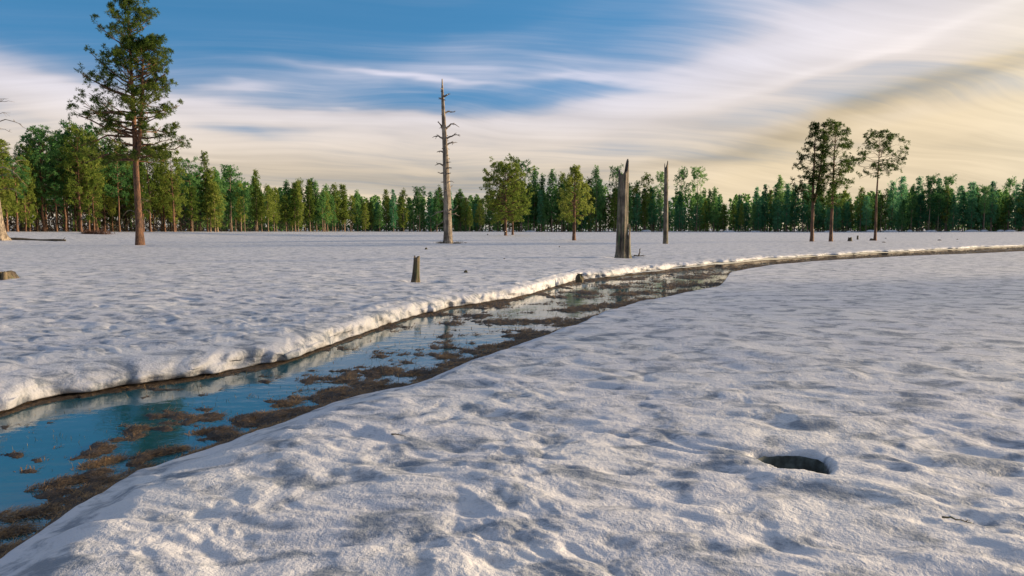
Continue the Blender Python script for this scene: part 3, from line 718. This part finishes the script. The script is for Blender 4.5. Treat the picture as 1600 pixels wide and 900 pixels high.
TOPU = [-300, 0, 40, 75, 130, 190, 245, 285, 330, 400, 450, 490, 545, 600, 700, 760, 830, 930, 1000, 1100, 1140, 1200, 1260, 1330, 1400, 1480, 1600, 1900]
TOPV = [230, 235, 232, 222, 212, 225, 240, 268, 262, 285, 292, 290, 296, 302, 302, 298, 285, 285, 296, 300, 302, 294, 296, 298, 292, 291, 293, 290]
def region(u):
    if u < 275: return 'in the stand behind the lone forked pine', 'near pine stand behind the lone pine'
    if u < 690: return 'in forest between lone pine and tall branched snag', 'forest edge between lone pine and tall snag'
    if u < 960: return 'in forest between tall branched snag and hollow snag', 'forest edge between the two large snags'
    if u < 1235: return 'in forest between hollow snag and two-leader pine', 'forest edge beyond the broken snags'
    return 'in forest past the two-leader pine', 'forest edge past the thin-crowned pines'
rng = np.random.default_rng(42)
# emergent trees at their places: pixel column, top row, prototype list, index
EMERGE = [(12, 219, 'F', 4), (75, 206, 'F', 1), (52, 232, 'F', 4), (132, 200, 'F', 3), (108, 222, 'F', 1), (152, 216, 'F', 0), (168, 240, 'F', 2), (240, 232, 'F', 0), (262, 232, 'F', 2), (276, 240, 'F', 0),
          (302, 253, 'F', 3), (328, 241, 'F', 2), (343, 268, 'P', 1), (365, 266, 'P', 6), (380, 290, 'P', 4), (405, 270, 'P', 4), (452, 286, 'P', 0), (464, 289, 'P', 4), (487, 284, 'P', 4), (497, 287, 'P', 0), (514, 292, 'P', 0), (526, 291, 'P', 5), (541, 292, 'P', 4), (552, 308, 'P', 5), (561, 300, 'P', 0),
          (815, 258, 'P', 6), (834, 265, 'P', 0), (846, 276, 'P', 0), (862, 270, 'P', 1), (878, 274, 'P', 5), (930, 265, 'P', 1), (920, 282, 'P', 5), (960, 266, 'P', 6), (992, 287, 'P', 0), (1007, 277, 'P', 7), (1030, 275, 'P', 6), (1062, 270, 'P', 6), (1086, 268, 'P', 6), (1112, 296, 'P', 0),
          (1213, 279, 'P', 1), (1192, 291, 'P', 3), (1250, 290, 'P', 3), (1340, 296, 'P', 5), (1400, 279, 'P', 3), (1428, 280, 'P', 2), (1446, 280, 'P', 6), (1457, 282, 'P', 3), (1473, 281, 'P', 6), (1512, 288, 'P', 2), (1542, 286, 'P', 3), (1568, 284, 'P', 6), (1591, 283, 'P', 2)]
def forest_tree(u, vt, lst, idx, Y, wide=1.0):
    p = ground(u, Y); h = height_to(u, vt, Y, p[2]) + 0.35
    pr, kinds = (FINE, KIND_F) if lst == 'F' else (PROTO, KIND_P)
    where, grp = region(u)
    plant(pr[idx], 'pine_tree', 'tall %s pine %s' % (kinds[idx], where), (p[0], p[1], p[2] - 0.05), rng.uniform(0, 6.28), h / 18.0, wide * rng.uniform(.72, 1.05) * (18.0 / h) ** 0.35, grp)
for u, vt, l, i in EMERGE:
    a_ = math.atan((u - 800) / F); forest_tree(u, vt, l, i, float(edge_depth(a_)) + rng.uniform(1, 9))
us = -40.0; n_f = 0
while us < 1660:
    Y0 = float(edge_depth(math.atan((us - 800) / F)))
    step_ = (10.5 if us < 290 else 8.5) * 190 / max(Y0, 150)
    u = us + rng.uniform(-4, 4)
    vt = float(np.interp(u, TOPU, TOPV)) + (rng.uniform(-7, 22) if rng.uniform() < .85 else rng.uniform(18, 34)) * (1.5 if us < 290 else 1)
    if us < 280: l, i = 'F', int(rng.choice([0, 1, 2, 3, 4], p=[.3, .2, .2, .1, .2]))
    elif us < 570: l, i = 'P', int(rng.choice([0, 1, 4, 5, 6, 7, 8, 9, 10], p=[.12, .10, .22, .16, .05, .05, .12, .12, .06]))
    elif us < 1000: l, i = 'P', int(rng.choice(range(12), p=[.18, .14, .09, .09, .09, .08, .04, .03, .08, .06, .08, .04]))
    else: l, i = 'P', int(rng.choice(range(12), p=[.09, .09, .22, .20, .06, .05, .03, .02, .04, .04, .06, .10]))
    forest_tree(u, vt, l, i, Y0 + rng.uniform(0, 14) ** 1.0); n_f += 1
    us += step_ * rng.uniform(0.45, 1.55)
# -- the wood behind them, one mass
def back_forest():
    rng = np.random.default_rng(77); bag = Bag()
    n = 620
    for i in range(n):
        u = rng.uniform(-150, 1750); Y0 = float(edge_depth(math.atan((u - 800) / F)))
        Y = Y0 + rng.uniform(14, 70); p = ground(u, Y)
        vt = float(np.interp(u, TOPU, TOPV)) + (rng.uniform(6, 26) * 1.5 if u < 290 else rng.uniform(2, 18)); h = height_to(u, vt, Y, p[2])
        if u < 290 and rng.uniform() < .35: continue
        bag.add(*tube(np.array([[p[0], p[1], p[2] - .3], [p[0], p[1], p[2] + h * .97]]), [.24, .05], 4, False))
        m = 85; t = rng.uniform(0.02 if u > 290 else 0.2, 1, m) ** 0.9
        rr = 0.17 * h * (1 - t) ** 0.6 * np.sqrt(rng.uniform(.1, 1, m)) + 0.2; f = rng.uniform(0, 6.283, m)
        c = p + np.stack([rr * np.cos(f), rr * np.sin(f), t * h], -1)
        k_ = 3; d = rng.normal(0, 1, (m, k_, 3)) + np.array([0, 0, .4]); d /= np.linalg.norm(d, axis=2)[..., None]
        s_ = np.cross(d, rng.normal(0, 1, (m, k_, 3))); s_ /= np.linalg.norm(s_, axis=2)[..., None]
        L = 1.25; w_ = .36
        v = np.stack([c[:, None] - d * .3 * L, c[:, None] + s_ * w_, c[:, None] + d * .7 * L, c[:, None] - s_ * w_], 2).reshape(-1, 3)
        bag.add(v, np.arange(m * k_)[:, None] * 4 + np.array([[0, 1, 2, 3]]))
    me = bag.mesh('forest', [M_GREEN], False)
    tag(link('forest', me), 'dense dark pine wood behind the trees of the forest edge', 'forest', kind='stuff')
back_forest()
def undergrowth():
    rg = np.random.default_rng(88); n = 26000
    u = np.where(rg.uniform(0, 1, n) < .42, rg.uniform(-150, 320, n), rg.uniform(300, 1750, n)); Y0 = edge_depth(np.arctan((u - 800) / F)); Y = Y0 + 7 + rg.uniform(0, 1, n) ** 1.5 * 40
    X = (u - 800) / F * Y; Z = zbase(X, Y); hz = rg.uniform(0, 1, n) ** 1.4 * 5.5
    vv, q, t = blades(rg, np.stack([X, Y, Z + hz - .1], -1), rg.uniform(.8, 1.8, n), rg.uniform(.10, .30, n), np.full(n, .45))
    tag(link('undergrowth', mk('undergrowth', vv, q, t, [M_UNDER])), 'dark tangled undergrowth between the trunks of the forest', 'undergrowth', kind='stuff')
undergrowth()
# -- pines beside the field that shade the near bank
sx, sy = math.sin(SUN_AZ), math.cos(SUN_AZ)
for dd, off, i, h in ((54, 8.2, 3, 18), (58, 12.0, 1, 12.5), (60, 15.5, 1, 11.5)):
    x = sx * dd - sy * off; y = sy * dd + sx * off
    plant(FINE[i], 'pine_tree', 'tall pine beside the field whose shade falls on the near snow bank', (x, y, float(zbase(np.array([x]), np.array([y]))[0]) - .05), rng.uniform(0, 6), h / 18, 1.0, 'pines shading the near bank')

# ------------------------------------------------------------------ dead wood
def shell(seed, R, zs, top, lean=(0, 0), nphi=36, nz=44, thick=0.06, depth=0.8, flute=0.10, mats=None, name='trunk', flare=0.25, squash=1.0):
    """broken trunk: outer wall, jagged rim, hollow inside. R: radius by height, top: rim height by angle"""
    ph = np.arange(nphi) * 2 * math.pi / nphi; H = np.array([top(p) for p in ph]); t = np.linspace(0, 1, nz)[:, None]
    rng_ = np.random.default_rng(seed); H = H * (1 + rng_.normal(0, 0.008, nphi))
    Z = H[None, :] * t; base = np.interp(Z, zs, R)
    fl = 1 + flute * (perlin(np.cos(ph) * 2.2 + seed + 0 * Z, np.sin(ph) * 2.2 + Z * 0.12, seed) + 0.6 * perlin(np.cos(ph) * 5 + seed + 0 * Z, np.sin(ph) * 5 + Z * 0.2, seed + 1))
    root = 1 + flare * np.exp(-Z / 0.22) * (0.7 + 0.6 * np.sin(ph * 5 + seed) + 0.3 * np.sin(ph * 3))
    O = base * fl * root
    Zi = H[None, :] - depth * t; Oi = np.maximum(0.02, np.interp(Zi, zs, R) * fl[::-1] - thick * np.minimum(1, t * 8 + 0.25)) * (1 - 0.75 * smooth(t, .7, 1))
    def pos(r, z): return np.stack([r * np.cos(ph) + lean[0] * z, squash * r * np.sin(ph) + lean[1] * z, z - 0.18], -1)
    v = np.vstack([pos(O, Z).reshape(-1, 3), pos(Oi, Zi).reshape(-1, 3)])
    q = np.vstack([grid_quads(2 * nz, nphi, True)])
    return mk(name, v, q, None, mats, smoothed=True)
def dead_branch(par, mat, start, end, r, bend=0.15, twigs=2, seed=0, name='branch'):
    rg = np.random.default_rng(seed); s, e_ = np.array(start, float), np.array(end, float); L = np.linalg.norm(e_ - s)
    f = np.linspace(0, 1, 8); p = s + (e_ - s) * f[:, None]; p[:, 2] += bend * L * np.sin(f * math.pi); p[1:-1] += rg.normal(0, 0.02 * L, (6, 3))
    b = Bag(); b.add(*tube(p, r * (1 - 0.8 * f), 6))
    for i in range(twigs):
        a = rg.integers(3, 7); d = (e_ - s) / L + rg.normal(0, .6, 3); d /= np.linalg.norm(d)
        tl = L * rg.uniform(.15, .3); q = np.array([p[a], p[a] + d * tl * .5 + [0, 0, .04 * L], p[a] + d * tl])
        b.add(*tube(q, [r * .4, r * .3, r * .12], 5))
    return link(name, b.mesh(name, [mat]), par)

# tall branched snag
p = P(700, 379); Y = p[1]; s1 = Y / F; Hs = height_to(694, 120, Y, 0)
e = thing('dead_snag', 'tall pale dead snag with short bare branches and tapering tip', 'dead tree', (p[0], p[1], float(zbase(p[:1], p[1:2])[0])))
f = np.linspace(0, 1, 40); path = np.stack([-0.42 * f + 0.06 * np.sin(f * 5), 0.05 * np.sin(f * 4), f * Hs - .2], -1)
rad = np.interp(f, [0, .02, .08, .2, .5, .75, .9, .96, 1], [.60, .50, .43, .39, .31, .23, .15, .09, .05])
b = Bag(); b.add(*tube(path, rad, 20, True, lambda t, ph: 1 + 0.09 * np.sin(ph * 4 + t * 6) + 0.05 * np.sin(ph * 7 - t * 20) + .2 * np.exp(-t * 60) * np.sin(ph * 5)))
link('trunk', b.mesh('trunk', [M_DEAD]), e)
for i, (sg, v, ue, ve, bend) in enumerate([(-1, 142, 688, 141, .0), (1, 150, 704, 147, .05), (1, 175, 710, 174, .05), (-1, 171, 690, 172, 0), (-1, 203, 683, 189, .12), (1, 202, 718, 199, .3), (-1, 217, 675, 214, .2), (1, 218, 719, 213, .2),
                                           (1, 226, 714, 222, .1), (-1, 206, 691, 206, 0), (-1, 239, 682, 237, .2), (-1, 260, 680, 258, .2), (-1, 268, 684, 268, -.2), (1, 262, 706, 262, .0), (1, 246, 702, 247, 0), (1, 271, 705, 270, 0), (-1, 232, 690, 231, 0),
                                           (-1, 330, 674, 338, .1), (-1, 345, 682, 353, .1), (1, 322, 716, 320, -.4), (1, 336, 718, 337, .15), (-1, 320, 688, 308, .1), (1, 300, 706, 290, .1)]):
    z = height_to(700, v, Y, 0); x0 = -0.42 * (z / Hs); pe = at_depth(ue, ve, Y)
    dead_branch(e, M_DEAD, (x0 + sg * 0.1, 0, z), (pe[0] - p[0], (-1) ** i * 0.3, pe[2]), .12 if v < 300 else .10, bend, 2, 300 + i)
rg = np.random.default_rng(404)
for i in range(26):
    z = Hs * rg.uniform(.12, .95); az_ = rg.uniform(0, 6.28); x0 = -.42 * z / Hs; L = rg.uniform(.25, .8) * (1.15 - .6 * z / Hs); q = .36 * (1 - .7 * z / Hs)
    dead_branch(e, M_DEAD, (x0 + q * .6 * math.cos(az_), q * .6 * math.sin(az_), z), (x0 + (q + L) * math.cos(az_), (q + L) * math.sin(az_), z + L * rg.uniform(-.3, .35)), .08, rg.uniform(-.1, .2), int(rg.integers(0, 2)), 800 + i)
def dry_clump(u, v, label, wpx, hpx, n, seed, mat=M_STEM, name='dry_grass', cat='dry grass'):
    p = P(u, v); rg = np.random.default_rng(seed); s = p[1] / F; W = wpx * s / 2
    e = thing(name, label, cat, (p[0], p[1], float(zbase(p[:1], p[1:2])[0])))
    c = np.stack([rg.normal(0, W * .5, n), rg.normal(0, W * .35, n), np.full(n, -0.08)], -1)
    vv, q, t = blades(rg, c, rg.uniform(.5, 1, n) * hpx * s, np.full(n, max(.006, s * .35)), np.full(n, .25))
    o = link('stems', mk('stems', vv, q, t, [mat]), e); o['kind'] = 'stuff'
    ph = np.arange(12) * 2 * math.pi / 12; rows = [np.stack([W * .7 * math.cos(t * 1.57) * np.cos(ph), W * .45 * math.cos(t * 1.57) * np.sin(ph), np.full(12, -.12 + .17 * math.sin(t * 1.57))], -1) for t in np.linspace(0, 1, 4)]
    link('mat', mk('mat', np.vstack(rows), grid_quads(4, 12, True), None, [M_BED], smoothed=True), e)
dry_clump(688, 379, 'dry grass clump on one side of the tall snag foot', 16, 9, 90, 1)
dry_clump(714, 379, 'wispy dry grass clump spreading from the tall snag foot toward the bushy pines', 20, 8, 80, 2)
dry_clump(728, 379, 'tiny dry grass tuft just past the wispy clump by the tall snag', 8, 5, 30, 3)

# hollow broken snag with a second spire
p = P(971, 401); Y = p[1]; s1 = Y / F; z0 = float(zbase(p[:1], p[1:2])[0])
e = thing('broken_snag', 'thick hollow broken snag with split mossy top and flared roots', 'dead tree', (p[0], p[1], z0))
HT = height_to(975, 241, Y, 0); HL = height_to(966, 262, Y, 0)
def top970(a):
    d = (math.degrees(a)) % 360
    return float(np.interp(d, [0, 40, 58, 80, 110, 135, 160, 190, 215, 240, 265, 290, 312, 325, 360], [HT * .985, HT, HT * .93, HL * .98, HL * .96, HL * 1.01, HL * 1.03, HL * 1.02, HL * .97, HL * .955, HL * .99, HL * .975, HL * 1.0, HT * .96, HT * .995]))
me = shell(7, [.34, .32, .305, .29, .27, .24], [0, .5, 1.5, 3, 5, 6.2], top970, (0.012, 0), 44, 60, .07, 1.6, .13, [M_MOSS], flare=.26)
link('trunk', me, e)
hs_ = height_to(982, 343, Y, 0)
def top982(a):
    d = math.degrees(a) % 360
    return float(np.interp(d, [0, 60, 120, 180, 240, 300, 360], [hs_, hs_ * .7, hs_ * .55, hs_ * .6, hs_ * .62, hs_ * .85, hs_]))
o = link('side_slab', shell(9, [.20, .15, .12, .09, .05], [0, .4, 1.0, 1.6, 2.3], top982, (0.02, 0), 20, 24, .05, .5, .12, [M_MOSS], 'side_slab', flare=.3), e); o.location = (.33, -.1, 0)
pt = at_depth(976, 242, Y)
p2 = P(999, 400)
e = thing('snapped_branch', 'short dark upright branch poking from the snow beside the hollow broken snag', 'branch', (p2[0], p2[1], z0))
dead_branch(e, M_STUMP, (-.06, 0, -.1), (.06, 0, .44), .06, .03, 1, 5, 'stem'); dead_branch(e, M_STUMP, (-.5, 0.05, .0), (.35, 0, .03), .05, .02, 1, 6, 'root')

# slim broken snag
p = P(1040, 381); Y = p[1]; z0 = float(zbase(p[:1], p[1:2])[0]); HT = height_to(1039, 249, Y, 0)
e = thing('broken_snag', 'slim broken snag with splintered top between hollow snag and far pines', 'dead tree', (p[0], p[1], z0))
def top1040(a):
    d = math.degrees(a) % 360
    return float(np.interp(d, [0, 40, 80, 120, 160, 180, 200, 240, 280, 320, 360], [HT, HT * .985, HT * .94, HT * .90, HT * .965, HT * .97, HT * .95, HT * .91, HT * .93, HT * .985, HT]))
link('trunk', shell(11, [.27, .25, .22, .19, .17], [0, .6, 3, 6, 8.5], top1040, (-0.012, 0), 30, 50, .05, .9, .12, [M_MOSS], flare=.1), e)
dead_branch(e, M_MOSS, (-.2, 0, HT * .3), (-.45, -.1, HT * .36), .03, .1, 1, 8); dead_branch(e, M_MOSS, (-.2, 0, HT * .62), (-.6, -.1, HT * .66), .03, .1, 1, 9)

# dead tree cut by the picture's edge
p = P(2, 378); Y = p[1]; z0 = float(zbase(p[:1], p[1:2])[0]); Ht = height_to(-10, 60, Y, 0)
e = thing('dead_snag', 'pale dead tree with long bare limbs reaching over the snow, beside a fallen log', 'dead tree', (p[0], p[1], z0))
f = np.linspace(0, 1, 30); path = np.stack([-1.3 * f ** 0.7, .1 * np.sin(f * 5), f * Ht - .2], -1)
b = Bag(); b.add(*tube(path, np.interp(f, [0, .03, .1, .3, .7, 1], [.80, .62, .50, .42, .28, .08]), 18, True, lambda t, ph: 1 + .1 * np.sin(ph * 4 + t * 5) + .25 * np.exp(-t * 40) * np.sin(ph * 5 + 1)))
link('trunk', b.mesh('trunk', [M_DEAD]), e)
for i, (v, ue, ve, bend, r) in enumerate([(166, 26, 163, .05, .06), (181, 20, 180, .03, .05), (157, 8, 160, .1, .05), (200, 54, 209, .16, .07), (208, 22, 210, .1, .06), (236, 24, 236, .2, .05), (252, 36, 264, .3, .07), (272, 47, 295, .25, .08), (280, 24, 281, .1, .05), (300, 36, 306, .1, .05), (130, -60, 120, .1, .06), (220, -70, 215, .1, .06), (250, -60, 255, .2, .06)]):
    z = height_to(0, v, Y, 0); x0 = -1.3 * (z / Ht) ** .7; pe = at_depth(ue, ve, Y)
    dead_branch(e, M_DEAD, (x0, 0, z), (pe[0] - p[0], -.3, pe[2]), r, bend, 2, 500 + i, 'limb')
p = P(58, 377.5)
e = thing('fallen_log', 'dark fallen log half buried in snow at the pale dead tree', 'log', (p[0], p[1], float(zbase(p[:1], p[1:2])[0])))
b = Bag(); f = np.linspace(0, 1, 16); b.add(*tube(np.stack([-3.6 + 7.0 * f, .15 * np.sin(f * 4), .05 + .05 * np.sin(f * 9) - .04 * f], -1), np.interp(f, [0, .1, 1], [.30, .26, .10]), 12)); link('trunk', b.mesh('trunk', [M_STUMP]), e)
dead_branch(e, M_STUMP, (3.0, 0, .05), (3.35, 0, .38), .05, .05, 1, 31, 'branch')

# stumps
def stump(u, v, wpx, vtop, label, seed, lean=(0, 0), jag=.12, mat=M_STUMP, flare=.35, name='tree_stump', cat='tree stump'):
    p = P(u, v); Y = p[1]; s = Y / F; H = height_to(u, vtop, Y, 0); r = wpx * s / 2
    e = thing(name, label, cat, (p[0], p[1], float(zbase(p[:1], p[1:2])[0])))
    rg = np.random.default_rng(seed); jj = 1 + jag * rg.normal(0, 1, 12)
    def tp(a): return (H + .18) * float(np.interp(math.degrees(a) % 360, np.arange(13) * 30, np.append(jj, jj[0])))
    link('trunk', shell(seed, [r * 1.25, r, r * .9, r * .8], [0, H * .3 + .18, H * .7 + .18, H * 1.3 + .3], tp, lean, 26, 16, r * .35, min(.25, H * .4), .14, [mat], flare=flare), e)
    return e
e = stump(649, 441, 11, 402, 'leaning narrow stump in a melted hollow of snow near the stream', 41, (.06, 0), .03)
dead_branch(e, M_STUMP, (-.12, -.05, -.12), (-.28, -.1, -.02), .05, .1, 0, 12, 'root'); dead_branch(e, M_STUMP, (.08, -.1, -.12), (.2, -.15, -.06), .04, .1, 0, 13, 'root')
e = stump(3, 434, 38, 424, 'low wide split stump sitting in the open snow before the pale dead tree', 42, (0, 0), .10, M_STUMP, .1)
for i, dxx in enumerate((-.1, .16, .34)):
    b = Bag(); f = np.linspace(0, 1, 5); b.add(*tube(np.stack([dxx + .04 * f, np.full(5, -.38), -.1 + .32 * f], -1), np.interp(f, [0, 1], [.10, .07]), 8)); link('split_slab', b.mesh('split_slab', [M_STUMP]), e)
stump(1328, 377, 6, 371, 'small squat stump between the paired pines and the umbrella pine', 43, jag=.05)
stump(1340, 374, 2.6, 368, 'thin short post-like stub beside the small squat stump', 44, jag=.05, flare=.1)
stump(1362, 376, 5, 373, 'tiny knob of wood at the foot of the umbrella pine', 45, jag=.1)

# stones and knobs poking from the snow
def rock(u, v, wpx, hpx, label, seed, mat=M_STUMP, z=None, name='rock', cat='rock', group=None):
    p = P(u, v, 0 if z is None else z); s = p[1] / F; rg = np.random.default_rng(seed)
    W, H = wpx * s / 2, hpx * s
    zz = float(zbase(p[:1], p[1:2])[0]) if z is None else z
    n, m_ = 14, 9; ph = np.arange(n) * 2 * math.pi / n; rows = []
    for t in np.linspace(-.3, 1, m_):
        a = t * math.pi / 2; rr = math.cos(a) * (1 + .28 * perlin(np.cos(ph) * 1.4 + seed * 3, np.sin(ph) * 1.4 + t * 1.6, seed))
        rows.append(np.stack([W * rr * np.cos(ph), W * .8 * rr * np.sin(ph), H * math.sin(a) * (1 + .25 * perlin(np.cos(ph) * 1.2, np.sin(ph) * 1.2 + t, seed + 5))], -1))
    o = link(name, mk(name, np.vstack(rows), grid_quads(m_, n, True), None, [mat], smoothed=False), None, (p[0], p[1], zz - .01))
    return tag(o, label, cat, group)
rock(666, 389, 4.5, 3, 'small dark rock on the snow beyond the leaning stump', 51)
rock(728, 425, 6, 4, 'dark rock on the snow between the leaning stump and the stream edge', 52)
rock(788, 404.5, 3, 1.5, 'tiny dark stone on open snow before the bushy olive pine', 53)
rock(874, 386, 2.5, 1.5, 'tiny dark stone on open snow before the short rounded pine', 54)
rock(762, 367, 2.5, 1.5, 'tiny dark stone beside the broad bushy pine', 58)
for i, (u, v, w_, h_) in enumerate(((1381, 379.5, 6, 1.2), (1468, 374.8, 6, 1.6), (1496, 373.6, 3, 1), (1384, 372, 2.5, 1))):
    rock(u, v, w_, h_, 'flat dark scrap of wood lying on the snow past the umbrella pine', 60 + i, group='wood scraps past the umbrella pine')
e = rock(905, 437, 13, 9, 'rounded dark root knob sticking out of the snow bank over the water', 71, M_STUMP, -0.12, 'root_knob', 'root')
dead_branch(e, M_STUMP, (0, -.02, .16), (.17, -.06, .17), .03, .2, 0, 72, 'root_end'); dead_branch(e, M_STUMP, (0, 0, .18), (-.10, -.05, .20), .025, .2, 0, 73, 'root_end')

# brush at the forest edge
p = ground(160, 108); rg = np.random.default_rng(9)
for u, label, hh, ww in ((160, 'reddish leafless brush at the forest edge behind the lone pine', 1.5, 3.2), (143, 'small brown leafless bush between the reddish brush and the dead tree', 1.1, 1.3)):
    p = ground(u, 106)
    e = thing('bush', label, 'bush', (p[0], p[1], p[2])); n = 420
    c = np.stack([rg.normal(0, ww * .3, n), rg.normal(0, .5, n), np.zeros(n)], -1)
    vv, q, t = blades(rg, c, rg.uniform(.4, 1, n) * hh, np.full(n, .04), np.full(n, .35)); o = link('twigs', mk('twigs', vv, q, t, [M_BRUSH]), e); o['kind'] = 'stuff'
    for i in range(5): dead_branch(e, M_BRUSH, (rg.normal(0, .3), 0, -.1), (rg.normal(0, ww * .4), rg.normal(0, .3), hh * rg.uniform(.6, .9)), .03, .1, 2, 600 + i, 'stem')

# snow heaps along the foot of the far forest
rg = np.random.default_rng(31)
for u in list(np.linspace(1300, 1600, 11)) + [1395, 1560, 830, 1010, 1130, 1175]:
    Y = float(edge_depth(math.atan((u - 800) / F))) - rg.uniform(1, 6); p = ground(u + rg.uniform(-8, 8), Y)
    n = 16; ph = np.arange(n) * 2 * math.pi / n; W = rg.uniform(.9, 2.6); Hh = rg.uniform(.35, .8); rows = []
    for t in np.linspace(-.1, 1, 6):
        a = t * math.pi / 2; rr = math.cos(a) ** .7 * (1 + .2 * perlin(np.cos(ph) * 1.5 + u, np.sin(ph) * 1.5 + t, 81))
        rows.append(np.stack([W * rr * np.cos(ph), .8 * rr * np.sin(ph), np.full(n, Hh * math.sin(a))], -1))
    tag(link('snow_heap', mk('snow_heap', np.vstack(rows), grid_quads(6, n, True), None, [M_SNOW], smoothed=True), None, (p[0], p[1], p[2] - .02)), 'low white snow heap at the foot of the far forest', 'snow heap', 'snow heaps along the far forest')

# sticks in the melt hole of the near bank
zc = -0.24
n_ = 36; ph = np.arange(n_) * 2 * math.pi / n_; zh = float(relief(hc[:1], hc[1:2], np.array([0.01]))[0]); rows = []
for q_, z_ in ((1.07, -.04), (1.0, -.09), (.93, -.17), (.82, -.27), (.6, -.33), (.3, -.355), (.02, -.36)):
    k_ = q_ / (1 + .12 * np.sin(3 * ph + 1.0)); rows.append(np.stack([.215 * k_ * np.cos(ph), .19 * k_ * np.sin(ph), z_ + zh + .02 * perlin(np.cos(ph) * q_ * 5, np.sin(ph) * q_ * 5 + z_ * 9, 3)], -1))
o = link('bare_ground', mk('bare_ground', np.vstack(rows), grid_quads(7, n_, True), None, [M_MELT], smoothed=True), None, (hc[0], hc[1], 0)); o.rotation_euler = (0, 0, -0.55)
tag(o, 'dark wet ground at the bottom of the melt hole', 'bare ground', kind='structure')
e = thing('stick', 'dark forked stick inside the melt hole of the near snow bank', 'stick', (hc[0], hc[1], zc))
dead_branch(e, M_STUMP, (-.20, .06, .02), (.03, -.06, .06), .011, .05, 0, 91, 'stem'); dead_branch(e, M_STUMP, (.0, -.06, .06), (.09, .07, .09), .009, .05, 0, 92, 'fork'); dead_branch(e, M_STUMP, (.03, -.06, .06), (.03, -.14, -.02), .008, .05, 0, 93, 'fork')
# thin stalks above the water
for u, v, v2, du in ((600, 585, 563, -8), (622, 598, 572, 2)):
    p = P(u, v, WATER); 
    e = thing('grass_stalk', 'tall thin curved grass stalk standing alone in the stream', 'grass stalk', (p[0], p[1], WATER), 0, 'lone stalks in the stream')
    s = p[1] / F; dead_branch(e, M_STEM, (0, 0, -.03), (du * s, 0, (v - v2) * s), .004, .1, 1, int(u), 'stem')

# a twig on the near bank, and a crack line built as a thin strand
for u, v, du, dv, label in ((612, 684, 22, 4, 'short thin twig in a small dent of the near snow bank'), (1472, 806, 50, 16, 'long thin curved crack line in the near snow past the melt hole')):
    p = P(u, v); q = P(u + du, v + dv); rl = float(relief(p[:1], p[1:2], np.array([.01]))[0])
    e = thing('twig', label, 'twig', (p[0], p[1], rl))
    rl2 = float(relief(q[:1], q[1:2], np.array([.01]))[0]) - rl
    dead_branch(e, M_STUMP, (0, 0, .004), (q[0] - p[0], q[1] - p[1], rl2 + .012), .006, .04, 1, int(u), 'stem')
